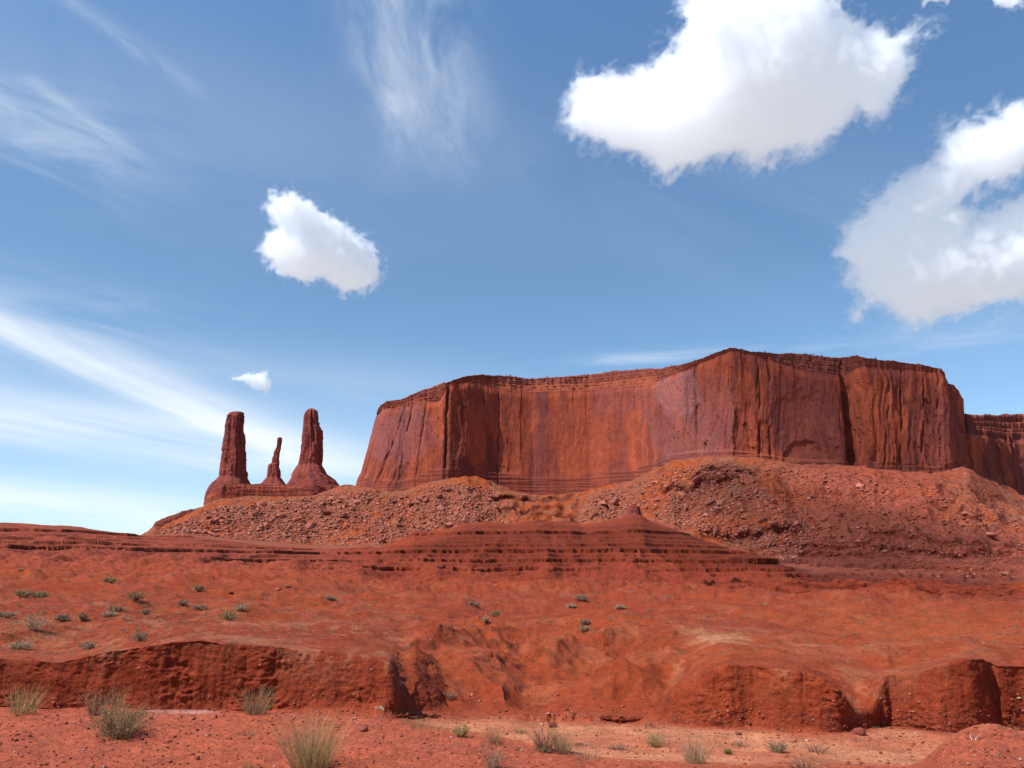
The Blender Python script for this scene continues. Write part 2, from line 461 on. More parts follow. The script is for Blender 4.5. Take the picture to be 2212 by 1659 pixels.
# 16 top of the talus = foot of the cliffs
TOP = [(0, 1188, 900), (290, 1178, 930), (315, 1161, 930), (337, 1154, 930), (375, 1131, 930), (410, 1113, 935), (440, 1095, 940), (480, 1083, 940), (520, 1077, 940), (600, 1078, 940), (680, 1071, 935), (720, 1057, 930),
       (748, 1047, 925), (800, 1056, 880), (844, 1066, 865), (880, 1058, 860), (920, 1044, 855), (960, 1037, 850), (1010, 1036, 863), (1060, 1047, 876), (1105, 1064, 882), (1150, 1074, 886), (1215, 1073, 890), (1273, 1060, 893), (1320, 1050, 886), (1359, 1046, 878), (1400, 1026, 850),
       (1439, 1004, 815), (1533, 987, 795), (1580, 987, 790), (1630, 991, 795), (1720, 1005, 812), (1848, 1009, 835), (1934, 1020, 850), (2020, 1027, 862), (2091, 1022, 905), (2130, 1042, 985), (2166, 1061, 1055), (2212, 1082, 1100), (2400, 1150, 1200)]
add(line(TOP, 3))
R16, Z16 = R_[-1], Z_[-1]
add((R16 + 60, Z16 - 5))
add((R16 * 0 + 1700, R16 * 0 - 2.0))
add((R16 * 0 + 20000, R16 * 0 - 2.0))

RR = np.array(R_); ZZ = np.array(Z_)
# ragged brinks
jr = fbm(AZ * 17, AZ * 0, AZ * 0 + 3.3, 1.4, 5, None, .6) * 0.14
jz = fbm(AZ * 17, AZ * 0, AZ * 0 + 8.3, 0.8, 5, None, .65) * 0.045
wl_ = sstep(1, 0, np.abs(u_of - 430) / 440) + sstep(1440, 1500, u_of)
RR[5] += jr * wl_; RR[6] += jr * wl_; RR[7] += jr * wl_ * .6
ZZ[6] += jz * wl_
for k_ in range(1, len(RR)): RR[k_] = np.maximum(RR[k_], RR[k_ - 1] + 0.1)
h = np.diff(RR, axis=0); dl = np.diff(ZZ, axis=0) / h
sl = np.zeros_like(ZZ)
w1 = 2 * h[1:] + h[:-1]; w2 = h[1:] + 2 * h[:-1]
same = dl[1:] * dl[:-1] > 0
with np.errstate(divide='ignore', invalid='ignore'):
    hm = (w1 + w2) / (w1 / dl[:-1] + w2 / dl[1:])
sl[1:-1] = np.where(same, hm, 0)
sl[0] = dl[0]; sl[-1] = dl[-1]
#       0  1   2   3   4   5    6   7   8   9  10  11  12   13  14  15   16 17 18
NROW = [6, 12, 95, 16, 34, 120, 24, 46, 70, 56, 44, 30, 250, 14, 26, 240, 6, 6, 6]
Rg, Zg, Tk = [], [], []
row0 = [0]
for k, n in enumerate(NROW):
    for j in range(n):
        t = j / n
        if k == 5: t = t
        t2, t3 = t * t, t * t * t
        Rg.append(RR[k] + h[k] * t)
        Zg.append((2 * t3 - 3 * t2 + 1) * ZZ[k] + (t3 - 2 * t2 + t) * h[k] * sl[k] + (-2 * t3 + 3 * t2) * ZZ[k + 1] + (t3 - t2) * h[k] * sl[k + 1])
        Tk.append(k + t)
    row0.append(len(Rg))
Rg.append(RR[-1]); Zg.append(ZZ[-1]); Tk.append(float(len(NROW)))
Rg = np.array(Rg); Zg = np.array(Zg); Tk = np.array(Tk)[:, None] * np.ones((1, NC))
Ag = np.broadcast_to(AZ, Rg.shape)
X = Rg * np.sin(Ag); Y = Rg * np.cos(Ag)
foot = Rg / 787.0


def proj(X, Y, Z):
    """world -> picture (2212 grid)"""
    d = Y * math.cos(PITCH) + (Z - EYE) * math.sin(PITCH)
    yy = -Y * math.sin(PITCH) + (Z - EYE) * math.cos(PITCH)
    d = np.where(d > 0.05, d, 0.05)
    return CX + F * X / d, CY - F * yy / d


U0, V0 = proj(X, Y, Zg)
TE0 = (Zg - EYE) / Rg

# -- ledge hill: spurs and gullies, then terraces of hard beds
hm_ = sstep(12.0, 12.12, Tk) * (1 - sstep(12.97, 13.0, Tk))
th = np.clip(Tk - 12, 0, 1)
spur = fbm(X, Y * 0.25, Zg * 0 + 2.0, 20, 4, foot, 0.5, 'r')
Zh = Zg + hm_ * ((1 - th) * th * 4 * (spur - 0.2) * 0.7 + sstep(0, .1, th) * (1 - sstep(.25, .7, th)) * (spur - 0.1) * 1.5)
jc = int(np.argmin(np.abs(AZ - ray(1100, 1200)[0])))
hv = V0[row0[12]:row0[13], jc]; hz = Zg[row0[12]:row0[13], jc]
beds = sorted((float(np.interp(-v_, -hv, hz)), hh) for v_, hh in ((1151, 1.15), (1163, .5), (1171, .4), (1179, .75), (1191, 1.15), (1202, .45), (1212, .95), (1221, .4), (1231, 1.1), (1243, .5)))
xs, ys, ls = [-60.0], [-60.0], [0.0]
for q_, (zb, hh) in enumerate(beds):
    xs += [zb - 0.22 * hh, zb - 0.05 * hh, zb + 0.05 * hh, zb + 0.22 * hh]
    ys += [zb - 0.55 * hh, zb - 0.42 * hh, zb + 0.42 * hh, zb + 0.5 * hh]
    ls += [0.0, -0.42 * hh, 0.5 * hh, 0.15 * hh]
    nz_ = beds[q_ + 1][0] if q_ + 1 < len(beds) else zb + 3
    xs.append((zb + nz_) / 2); ys.append((zb + nz_) / 2); ls.append(0.0)
o_ = np.argsort(xs); xs = list(np.array(xs)[o_]); ys = list(np.maximum.accumulate(np.array(ys)[o_])); ls = list(np.array(ls)[o_])
ls.append(0.0)
xs.append(90.0); ys.append(90.0)
wob = fbm(X, Y, Zg * 0, 22, 5, foot, 0.55) * 0.6 + perlin(X / 90, Y / 90, Zg * 0 + 6) * 0.7
terr = np.interp(Zh + wob, xs, ys) - wob * 0.4
lip = np.interp(Zh + wob, xs, ls)
tmask = hm_ * sstep(12.02, 12.25, Tk) * (1 - 0.9 * sstep(12.93, 12.99, Tk))
side = 1.0
broken = 0.7 + 0.3 * sstep(-0.28, -0.02, perlin(X / 20, Y / 45, Zh / 2.6) + 0.4 * perlin(X / 6, Y / 12, Zh / 1.3))
topflat = np.interp(V0, [1130, 1147, 1151], [0.05, 0.05, 1.0])
tmask = tmask * side * broken * np.where((U0 > 880) & (U0 < 1500), topflat, 1.0)
Z1 = Zh * (1 - tmask) + terr * tmask
Rg = Rg - lip * tmask * 1.1
X = Rg * np.sin(Ag); Y = Rg * np.cos(Ag)
riser_hill = tmask * (np.abs(np.gradient(Z1, axis=0)) / (np.abs(np.gradient(Rg, axis=0)) + 1e-6))


# -- local hard ledges (u0, u1, v at u0, v at u1, height px)
def ledges(Z, items):
    """a bed that sticks out: the ground just below it falls away, the ground above lies flat"""
    U, V = proj(X, Y, Z)
    dR = np.zeros_like(Z); MK = np.zeros_like(Z)
    for u0, u1, va, vb, amp, wd, seed in items:
        tt = (U - u0) / (u1 - u0)
        vl = va + (vb - va) * tt + 5 * perlin(U / 60, U * 0 + seed, U * 0) + 3 * perlin(U / 14, U * 0 + seed, U * 0)
        win = sstep(0, 0.12, tt) * (1 - sstep(0.88, 1, tt)) * (0.6 + 0.8 * np.clip(perlin(U / 25, U * 0 + seed + 7, U * 0) + 0.4, 0, 1))
        q = (vl - V) / wd
        g = np.tanh(q * 6) * np.exp(-q * q * 1.2)
        amp = amp * (0.62 if vl.mean() < 1240 else 1.0)
        Z = Z + win * amp * g * Rg / F
        dR = dR - win * amp * 1.1 * np.tanh(q * 8) * np.exp(-q * q * 5) * Rg / F
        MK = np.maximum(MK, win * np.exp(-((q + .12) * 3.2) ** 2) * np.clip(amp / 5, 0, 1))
    return Z, dR, MK


LED = [(1520, 1800, 1272, 1282, 5, 7, 51), (1850, 2230, 1276, 1283, 5, 7, 52), (1700, 2000, 1290, 1296, 4, 7, 53), (2030, 2230, 1300, 1306, 4, 7, 54), (1620, 2230, 1244, 1252, 6, 7, 55), (1780, 2100, 1228, 1236, 5, 7, 56), (1740, 1960, 1204, 1210, 5, 7, 57),
       (1500, 1680, 1284, 1292, 6, 12, 1), (1600, 1720, 1296, 1300, 4, 9, 2), (1960, 2230, 1284, 1292, 8, 12, 3), (1985, 2040, 1298, 1301, 6, 9, 4), (1800, 2230, 1268, 1274, 5, 9, 5),
       (1180, 1330, 1268, 1270, 3, 8, 6), (1700, 2230, 1230, 1244, 4, 9, 8), (1780, 2230, 1212, 1226, 3, 9, 9),
       (1500, 1745, 1152, 1146, 13, 16, 11), (1420, 1600, 1060, 1052, 11, 15, 12), (1480, 1640, 1036, 1028, 7, 12, 13), (1040, 1250, 1082, 1078, 8, 12, 14), (1060, 1230, 1108, 1104, 5, 12, 15),
       (1130, 1260, 1122, 1120, 4, 9, 16), (1650, 2050, 1178, 1192, 3, 8, 17), (1870, 1960, 1168, 1176, 12, 16, 18), (1620, 1900, 1196, 1208, 4, 9, 19), (2000, 2140, 1098, 1120, 5, 10, 20),
       (1690, 2230, 1196, 1206, 7.6, 8, 31), (1720, 2230, 1220, 1234, 8.5, 8, 32), (1600, 1900, 1186, 1190, 6.6, 8, 33), (1760, 2230, 1238, 1250, 9.5, 8, 34), (1650, 2100, 1252, 1258, 6.0, 8, 35), (1500, 1900, 1262, 1266, 4.0, 8, 36), (1750, 2230, 1258, 1264, 5.0, 8, 37),
       (1850, 2230, 1180, 1196, 5.7, 8, 38), (1560, 1760, 1208, 1214, 7.6, 8, 39),
       (1090, 1400, 1551, 1553, 7, 7, 21), (860, 960, 1546, 1550, 3, 6, 22)]
Z2, dR_, LMK = ledges(Z1, LED)
Rg = Rg + dR_
X = Rg * np.sin(Ag); Y = Rg * np.cos(Ag)

# -- talus lumps, gullies
tm = sstep(14.6, 15.1, Tk) * (1 - sstep(15.95, 16.05, Tk))
gul = fbm(Ag * 800, Rg * 0.22, Zg * 0 + 2, 42, 5, foot, 0.55, 'r')
tal = fbm(X, Y, Zg * 0, 70, 7, foot, 0.58) * 5 + (gul - 0.3) * 3.6 * (1 - sstep(15.55, 15.9, Tk)) + np.tanh(5 * fbm(X, Y, Zg * 0 + 7, 12, 3, foot, 0.6)) * 0.8 + fbm(X, Y, Zg * 0 + 5, 16, 4, foot, 0.55, 'r') * 1.1
Z3 = Z2 + tm * tal * sstep(15.0, 15.25, Tk) * (1 - 0.75 * sstep(15.85, 16, Tk))
# -- plain, mounds
pm = sstep(6.6, 7.6, Tk) * (1 - sstep(12.0, 12.4, Tk))
Z3 = Z3 + pm * (fbm(X, Y, Zg * 0, 14, 5, foot, 0.5) * np.clip(Rg * 0.014, 0.12, 1.3) + fbm(X, Y, Zg * 0 + 13, 5, 4, foot, 0.5, 'r') * np.clip(Rg * 0.006, 0.06, 0.5) + fbm(X, Y, Zg * 0 + 3, 1.2, 4, foot, 0.6) * 0.06)
cm = sstep(5.0, 5.6, Tk) * (1 - sstep(8.6, 10.0, Tk)) * sstep(860, 900, U0) * (1 - sstep(1440, 1500, U0))
Z3 = Z3 + cm * (fbm(X * 1.0, Y * 0.75, Zg * 0 + 1, 4.2, 4, foot, 0.5, 'r') - 0.3) * 0.42
# -- near ground
fm = 1 - sstep(3.0, 3.2, Tk)
slab = np.round(fbm(X * 0.6, Y * 1.6, Zg * 0, 1.6, 3, foot) * 5) / 5
near = fbm(X, Y, Zg * 0, 2.2, 6, foot, 0.5) * 0.035 + slab * 0.035 + fbm(X, Y, Zg * 0 + 9, 0.18, 4, foot, 0.75) * 0.017
Z3 = Z3 + fm * near + sstep(3.5, 4, Tk) * (1 - sstep(4.9, 5.1, Tk)) * fbm(X, Y, Zg * 0, 1.4, 5, foot, 0.5) * 0.04
lump = fm * sstep(2010, 2060, U0) * fbm(X, Y, Zg * 0 + 4, 0.7, 4, foot, 0.55) * 0.09
Z3 = Z3 + lump


def normals(P):
    a = np.gradient(P, axis=0); b = np.gradient(P, axis=1)
    n = np.cross(b, a)
    n /= np.linalg.norm(n, axis=-1, keepdims=True) + 1e-9
    n[n[..., 2] < 0] *= -1
    return n


P = np.stack([X, Y, Z3], -1)
n = normals(P)
steep = sstep(0.12, 0.5, 1 - n[..., 2])
bank = steep * sstep(4.6, 5.0, Tk) * (1 - sstep(8.5, 9.5, Tk))
rgh = 0.35 + 0.9 * sstep(-0.3, 0.4, fbm(X, Y, Z3, 1.1, 3))
clod = fbm(X, Y, Z3, 1.8, 4, foot, 0.5) * 0.13 + rgh * (fbm(X, Y, Z3, 0.34, 5, foot, 0.8) * 0.036 + np.tanh(4 * fbm(X, Y, Z3 * 1.8, 0.22, 3, foot, 0.7)) * 0.016) + fbm(X * 1.8, Y * 1.8, Z3 * 0.35, 0.9, 3, foot, 0.55, 'r') * 0.015
P += n * (bank * clod)[..., None]
hb = np.clip(riser_hill * 0.5, 0, 1)
P += n * (hb * fbm(X, Y, Z3 * 0.3, 5, 4, foot, 0.55, 'b') * 0.35)[..., None]
n2 = normals(P)
slope = 1 - n2[..., 2]
PG = P
UG, VG = proj(P[..., 0], P[..., 1], P[..., 2])

# -- albedo
big = fbm(X, Y, Zg * 0 + 20, 9, 5, None, 0.55)
mid = fbm(X, Y, Zg * 0 + 30, 1.3, 5, foot, 0.55)
C = lerp3(np.broadcast_to(FG, P.shape).copy(), RED, sstep(4.6, 5.4, Tk))
C = lerp3(C, PINK, sstep(-0.1, 0.5, mid + 0.3 * big) * 0.6 * (1 - sstep(4, 4.6, Tk)))
C = lerp3(C, ORG, sstep(-0.1, 0.45, big) * 0.7 * sstep(4.5, 7, Tk))
patchn = fbm(X, Y, Zg * 0 + 80, 3.2, 5, foot, 0.6)
C = lerp3(C, PINK * np.array([.85, 0.95, 1.0]), sstep(0.08, 0.5, patchn) * 0.5 * sstep(4.6, 6, Tk) * (1 - sstep(11, 12, Tk)))
C = lerp3(C, DARK * 1.1, sstep(0.1, 0.5, -patchn + .3 * big) * 0.3 * sstep(5, 7, Tk) * (1 - sstep(11, 12, Tk)))
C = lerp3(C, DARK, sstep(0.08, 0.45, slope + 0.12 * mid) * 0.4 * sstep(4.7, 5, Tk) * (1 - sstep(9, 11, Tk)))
# pale wash floor
wash = sstep(2.75, 3.6, Tk) * (1 - sstep(4.75, 5.02, Tk)) * sstep(870, 960, U0)
C = lerp3(C, SAND, wash * (0.5 + 0.45 * sstep(-0.2, 0.3, mid)))
strip = np.exp(-((V0 - np.interp(U0, [1430, 1522, 1803, 1962], [1572, 1581, 1624, 1649])) / 9) ** 2) * sstep(1380, 1500, U0) * (1 - sstep(1960, 2010, U0)) * (1 - sstep(4.9, 5.1, Tk)) * sstep(2.6, 3, Tk)
C = lerp3(C, np.array([0.42, 0.165, 0.085]), np.clip(strip, 0, 1) * 0.8)
pale = np.exp(-((V0 - 1537) / 6) ** 2) * sstep(300, 330, U0) * (1 - sstep(430, 500, U0)) * (1 - sstep(5, 5.1, Tk))
C = lerp3(C, np.array([0.40, 0.22, 0.19]), pale * 0.6)
patch = np.exp(-((V0 - 1612) / 22) ** 2 - ((U0 - 460) / 120) ** 2) * (1 - sstep(3, 3.1, Tk))
C = lerp3(C, PINK * 1.15, patch * 0.7)
# white salt bloom on the brows
bloom = sstep(0.12, 0.5, fbm(X, Y * 0.5, Zg * 0 + 40, 0.9, 6, foot, 0.75)) * sstep(5.3, 6, Tk) * (1 - sstep(8.6, 9.6, Tk))
bloom = bloom * np.interp(U0, [0, 850, 900, 1400, 1500, 2212], [0.35, 0.35, .08, .1, 0.4, 0.1])
C = lerp3(C, WHITE, bloom * 0.75)
brow = np.exp(-((V0 - 1380) / 9) ** 2 - ((U0 - 1555) / 60) ** 2) * (0.5 + 0.5 * sstep(-.2, .3, mid)) * sstep(7, 7.5, Tk)
C = lerp3(C, WHITE, np.clip(brow, 0, 1) * 0.8)
# orange plain on the right
op = np.exp(-((V0 - np.interp(U0, [1700, 2212], [1345, 1385])) / 26) ** 2) * sstep(1640, 1900, U0) * sstep(8, 8.6, Tk)
C = lerp3(C, np.array([0.26, 0.052, 0.015]), op * 0.8)
# ledge hill
hc = sstep(11.9, 12.1, Tk) * (1 - sstep(13.0, 13.3, Tk))
bedc = fbm(X * 0.02, Y * 0.02, Z1, 2.5, 4, None, 0.6)
C = lerp3(C, lerp3(np.broadcast_to(DARK * 1.1, C.shape), RED, sstep(-0.3, 0.4, bedc)), hc * 0.85)
C = lerp3(C, np.array([0.235, 0.050, 0.027]), hc * (1 - sstep(600, 900, U0)) * 0.5)
C = lerp3(C, DARK * 0.55, np.clip(np.abs(lip) * tmask * 1.0, 0, 0.45) * hc)  # overhang shade painted into the colour along the lips of the hard beds
# talus
tc_ = sstep(13.2, 13.9, Tk)
tn = fbm(X, Y, Zg * 0 + 50, 60, 6, foot, 0.55); tn2 = fbm(X, Y, Zg * 0 + 60, 12, 4, foot, 0.6)
ct = lerp3(np.broadcast_to(TAL, C.shape), TORG, sstep(-0.05, 0.4, tn))
ct = lerp3(ct, GREYT, sstep(0.0, 0.4, tn2 - 0.4 * tn) * 0.6)
ct = lerp3(ct, np.array([0.215, 0.046, 0.026]), sstep(1560, 1800, U0) * (0.55 + 0.3 * sstep(-.2, .3, tn2)) * (1 - sstep(2000, 2150, U0) * sstep(1180, 1120, V0)))
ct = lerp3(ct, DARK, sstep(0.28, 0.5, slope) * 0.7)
C = lerp3(C, ct, tc_)
C = lerp3(C, DARK * 0.6, np.clip(LMK * 1.3, 0, 1) * 0.75 * sstep(11, 11.5, Tk))  # ledge shade painted as a dark line just under each local bed
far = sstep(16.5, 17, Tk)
C = lerp3(C, np.array([0.42, 0.39, 0.37]), far)  # unseen far ground, kept pale and neutral so its bounce whitens the clouds

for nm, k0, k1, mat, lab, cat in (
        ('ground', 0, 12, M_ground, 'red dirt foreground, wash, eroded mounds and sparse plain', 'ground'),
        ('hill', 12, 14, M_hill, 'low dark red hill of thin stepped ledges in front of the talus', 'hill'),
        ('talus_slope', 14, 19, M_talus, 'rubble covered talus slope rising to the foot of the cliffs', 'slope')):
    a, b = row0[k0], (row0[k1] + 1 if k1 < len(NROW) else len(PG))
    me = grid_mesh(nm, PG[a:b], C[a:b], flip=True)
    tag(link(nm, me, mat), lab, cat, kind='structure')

TEG = (PG[..., 2] - EYE) / np.hypot(PG[..., 0], PG[..., 1])
TMAX = np.maximum.accumulate(TEG[row0[2] - 6:], axis=0)


def hit(u, v):
    """first terrain point behind a picture point: position, row parameter"""
    a, t = ray(u, v)
    c = int(np.clip(np.searchsorted(AZ, float(a)), 1, NC - 1))
    if abs(AZ[c - 1] - a) < abs(AZ[c] - a): c -= 1
    k = int(np.searchsorted(TMAX[:, c], float(t)))
    k = min(k + row0[2] - 6, len(PG) - 1)
    return PG[k, c], Tk[k, c], n2[k, c]


# ------------------------------------------------------------------ cliffs
def resample(a, d, dd): return np.interp(dd, d, a)


def hsh(i, j, k_):
    return _perm[(_perm[(_perm[i & 255] + j) & 255] + k_) & 255] / 127.5 - 1.0


def slabs(s, z, w, h_, seed):
    """flat faced jointed blocks: constant offset per block, joints wander"""
    si = s / w + 0.30 * perlin(z / (h_ * 1.2), s / (w * 4), s * 0 + seed) + 0.12 * perlin(z / (h_ * .25), s / w, s * 0 + seed + 3)
    ci = np.floor(si).astype(np.int32)
    zi = z / h_ + hsh(ci, ci * 7 + 3, seed) * 2 + 0.15 * perlin(s / (w * .4), z / h_, s * 0 + seed + 5) + 0.35 * (si - ci)
    cj = np.floor(zi).astype(np.int32)
    v = hsh(ci, cj, seed + 1)
    tilt = hsh(ci, cj, seed + 2) * (si - ci - .5) * 0.7
    return v + tilt


def cliff(name, label, table, ns, nw, ncap, style, back=160.0, foot_drop=28.0, seed=0, ledge=7):
    """table rows: u_base, r_base, u_top, r_top, v_walltop, v_sky, setback"""
    T = np.array(table, float)
    ab = ray(T[:, 0], np.full(len(T), 1020.0))[0]
    at_, twt = ray(T[:, 2], T[:, 4])
    ats, tsk = ray(T[:, 2], T[:, 5])
    Bx, By = T[:, 1] * np.sin(ab), T[:, 1] * np.cos(ab)
    Tx, Ty = T[:, 3] * np.sin(at_), T[:, 3] * np.cos(at_)
    d = np.concatenate([[0], np.cumsum(np.hypot(np.diff(Bx), np.diff(By)) + 0.6 * T[1:, 1] * np.abs(np.diff(ab)))])
    dd = np.linspace(0, d[-1], ns)
    g = lambda a: smooth_cols(resample(a, d, dd), 2.0)
    bx, by, tx, ty = g(Bx), g(By), g(Tx), g(Ty)
    rt, tw, tk_, sb = g(T[:, 3]), g(twt), g(tsk), g(T[:, 6])
    ub = resample(T[:, 0], d, dd); ut = resample(T[:, 2], d, dd)
    zfoot = np.interp(np.arctan2(bx, by), AZ, Z16)
    zb = zfoot - foot_drop
    zt = EYE + rt * tw
    sarc = np.concatenate([[0], np.cumsum(np.hypot(np.diff(tx), np.diff(ty)))])
    # plan normal, pointing to the open side
    gx, gy = np.gradient(bx + tx), np.gradient(by + ty)
    L = np.hypot(gx, gy) + 1e-9
    nx, ny = smooth_cols(gy / L, 6), smooth_cols(-gx / L, 6)
    L = np.hypot(nx, ny) + 1e-9; nx, ny = nx / L, ny / L
    t = np.linspace(0, 1, nw)[:, None]
    gt = 1 - (1 - t) ** 1.25
    x = bx + (tx - bx) * gt; y = by + (ty - by) * gt; z = zb + (zt - zb) * t
    s = np.broadcast_to(sarc, x.shape)
    hrel = (z - zfoot) / (zt - zfoot + 1e-6)
    hm = z - zfoot
    ft = np.broadcast_to(np.hypot(x, y) / 787.0, x.shape)
    uu = ub + (ut - ub) * t
    _, vv = proj(x, y, z)
    k = style.get('scale', 1.0)
    warp = fbm(s, z, s * 0 + seed, 40 * k, 3) * 6 * k
    # spalled plates with sharp edges
    p1 = perlin((s + warp) / (26 * k), z / (70 * k), s * 0 + seed + 1.5)
    p2 = perlin((s + warp) / (9 * k), z / (30 * k), s * 0 + seed + 8.5)
    p3 = perlin((s + 0.5 * warp) / (3.6 * k), z / (14 * k), s * 0 + seed + 12.5)
    sd_ = int(seed)
    b1_ = slabs(s, z, 15 * k, 60 * k, sd_ + 1); b2_ = slabs(s + 3, z, 6.5 * k, 24 * k, sd_ + 11); b3_ = slabs(s + 1, z, 2.6 * k, 9 * k, sd_ + 21)
    p4 = perlin((s + 0.4 * warp) / (1.9 * k) + 7, z / (5 * k), s * 0 + seed + 15.5)
    disp = (np.tanh(p1 * 8) * 1.4 + b1_ * 1.25 + b2_ * 0.62 + b3_ * 0.26) * k * (np.interp(ub, style['plate_u'], style['plate_a']) if 'plate_u' in style else 1.0)
    flu = np.interp(ub, style['flute_u'], style['flute_a']) if 'flute_u' in style else 1.0
    disp = disp + flu * (fbm(s + warp, z * 0.10, s * 0 + seed + 3, 13 * k, 4, ft, 0.55, 'r') - 0.3) * 1.0 * k
    disp = disp + fbm(s, z * 0.6, s * 0 + seed + 5, 9 * k, 5, ft, 0.65) * 0.32 * k
    crackm = np.zeros_like(x)
    for cu, wd, dp, tilt in style.get('cracks', ()):
        sc = np.interp(cu, ub, sarc) if np.all(np.diff(ub) > 0) else sarc[np.argmin(np.abs(ub - cu))]
        off = s - sc - tilt * (z - zfoot) - 2.0 * perlin(z / 45, z * 0 + cu, z * 0) - 0.7 * np.tanh(3 * perlin(z / 11, z * 0 + cu, z * 0))
        gss = np.exp(-(off / wd) ** 2) * sstep(-0.45, 0.05, perlin(z / 22, z * 0 + cu * 3.3, z * 0) + (0.5 if dp > 4 else 0.0))
        disp = disp - dp * gss; crackm = np.maximum(crackm, gss)
    for cu, cvb, hw, hh, dp in style.get('arches', ()):
        q = np.sqrt(((uu - cu) / hw) ** 2 + (np.clip(cvb - vv, -1e3, 1e3) / hh) ** 2) + 0.1 * perlin(s / 8, z / 8, s * 0)
        ins = (1 - sstep(0.86, 1.0, q)) * (vv < cvb + 8)
        disp = disp - dp * ins * sstep(0.0, 1.0, q + 0.1)
    # thin beds at the foot
    fh_ = np.interp(ub, style['foot_u'], style['foot_v']) if 'foot_u' in style else style.get('foot_h', 15)
    foot_m = 1 - sstep(fh_ * 0.8, fh_ * 1.15, hm + 4 * perlin(s / 40, s * 0, s * 0 + seed))
    bed = np.tanh(perlin(z / 2.6, s / 60, s * 0 + seed + 2) * 5)
    disp = disp * (1 - 0.55 * foot_m) + foot_m * (bed * 0.22 + style.get('foot_out', 0.9)) * k
    # bulging round top shoulder
    disp = disp - sstep(0.90, 1.0, hrel) * style.get('round', 1.5) * k * (sstep(0.90, 1.0, hrel))
    W = np.stack([x + nx * disp, y + ny * disp, z + 0 * disp], -1)

    # ---- albedo of the wall
    st = fbm(s + warp, z * 0.10, s * 0 + seed + 31, 15 * k, 6, ft, 0.55)
    st2 = fbm(s, z * 0.12, s * 0 + seed + 33, 22 * k, 4, ft, 0.6)
    blot = fbm(s, z * 0.8, s * 0 + seed + 35, 45 * k, 5, ft, 0.55)
    O = np.array([0.305, 0.066, 0.030]); V_ = np.array([0.160, 0.042, 0.031]); Rr = np.array([0.238, 0.049, 0.027]); LIL = np.array([0.34, 0.17, 0.155])
    c = np.broadcast_to(Rr, W.shape).copy()
    c = lerp3(c, O, sstep(-0.12, 0.30, 1.3 * blot + 0.22 * b1_))
    c = lerp3(c, V_, sstep(0.02, 0.45, st + 0.5 * blot * -1) * 0.6)
    c = lerp3(c, V_ * 0.7, sstep(0.16, 0.45, st2) * 0.55)
    c = lerp3(c, O * 1.08, sstep(0.25, 0.55, -st + 0.2 * b2_) * 0.5)
    hair = fbm(s + 0.3 * warp, z * 0.025, s * 0 + seed + 37, 3.2 * k, 3, ft, 0.6)
    c = lerp3(c, V_ * 0.6, sstep(0.15, 0.4, hair) * sstep(-.1, .4, perlin(s / 30, z / 60, s * 0 + seed + 39)) * 0.4)
    fresh = b1_ * 0.3 + b2_ * 0.3 + 0.5
    c = c * (0.94 + 0.12 * fresh[..., None])
    c = lerp3(c, V_ * 0.9, foot_m * (0.38 + 0.12 * bed))
    c = lerp3(c, V_ * 0.55, crackm * 0.6)
    for cu, cv, hw, hh, colr, amt in style.get('paint', ()):
        q = ((uu - cu) / hw) ** 2 + ((vv - cv) / hh) ** 2 + 0.9 * fbm(s, z * 0.5, s * 0 + 3, 18, 4)
        c = lerp3(c, np.array(colr), (1 - sstep(0.6, 1.15, q)) * amt * (0.75 + 0.35 * np.clip(st + .3, 0, 1)))

    # ---- cap of thin beds stepping back
    tc = np.linspace(0, 1, ncap)[:, None]
    bw = np.stack([W[-1, :, 0], W[-1, :, 1]])
    zs = EYE + (rt + sb) * tk_
    hl, vl = np.hypot(tx, ty), None
    ex, ey = tx / hl, ty / hl                                        # set back along the line of sight's ground track
    hx, hy = -nx, -ny
    hx = 0.5 * hx + 0.5 * ex; hy = 0.5 * hy + 0.5 * ey
    xs, ys = [0.0], [0.0]
    lr = np.random.default_rng(seed + 5)
    cuts = np.sort(lr.uniform(0.02, 0.98, ledge))
    prev = 0.0
    for q, cu in enumerate(cuts):
        f = (q + 1) / (ledge + 0.5)
        xs += [cu - 0.012, cu + 0.012]; ys += [prev + 0.02, f]; prev = f
    xs.append(1.0); ys.append(1.0)
    ys = np.maximum.accumulate(ys)
    S2 = np.broadcast_to(sarc, (ncap, ns))
    tw_ = np.clip(tc + 0.10 * fbm(S2, tc * 3 + S2 * 0, S2 * 0 + seed, 45, 4) + 0.03 * perlin(S2 / 5, tc * 12 + S2 * 0, S2 * 0), 0, 1)
    edge = np.minimum(tc, 1 - tc); tw_ = tc + (tw_ - tc) * sstep(0, 0.08, edge)
    zf = np.interp(tw_, xs, ys)
    lx_, ly_ = [0.0], [0.0]
    for q, cu in enumerate(cuts):
        nx_c = cuts[q + 1] if q + 1 < len(cuts) else 1.0
        g_ = min(0.02, (nx_c - cu) * .3)
        lx_ += [cu - 0.014, cu + 0.014, cu + 0.014 + g_]; ly_ += [-1.0, 1.0, 0.0]
    o_ = np.argsort(lx_); lipc = np.interp(tw_, np.array(lx_)[o_], np.array(ly_)[o_]) * 1.0 * np.clip(sb / 20, .3, 1) * sstep(0, .05, tc) * (1 - sstep(.9, .97, tc))
    zrow = zt + (zs - zt) * zf
    cx = bw[0] + (tx + ex * sb - bw[0]) * tc; cy = bw[1] + (ty + ey * sb - bw[1]) * tc
    blk = fbm(S2, zrow * 0.5, S2 * 0 + seed + 14, 8, 4, None, 0.55) * 1.6 * np.clip(sb / 20, .25, 1) * sstep(0, .1, tc)
    blk = blk + lipc
    cx = cx + nx * blk; cy = cy + ny * blk
    zrow = zrow + sstep(.5, 1, tc) * (fbm(S2, S2 * 0, S2 * 0 + seed + 9, 40, 5) * 1.8 + fbm(S2, S2 * 0, S2 * 0 + seed + 19, 6, 3, None, .5, 'b') * 0.7)
    CP = np.stack([cx, cy, zrow], -1)
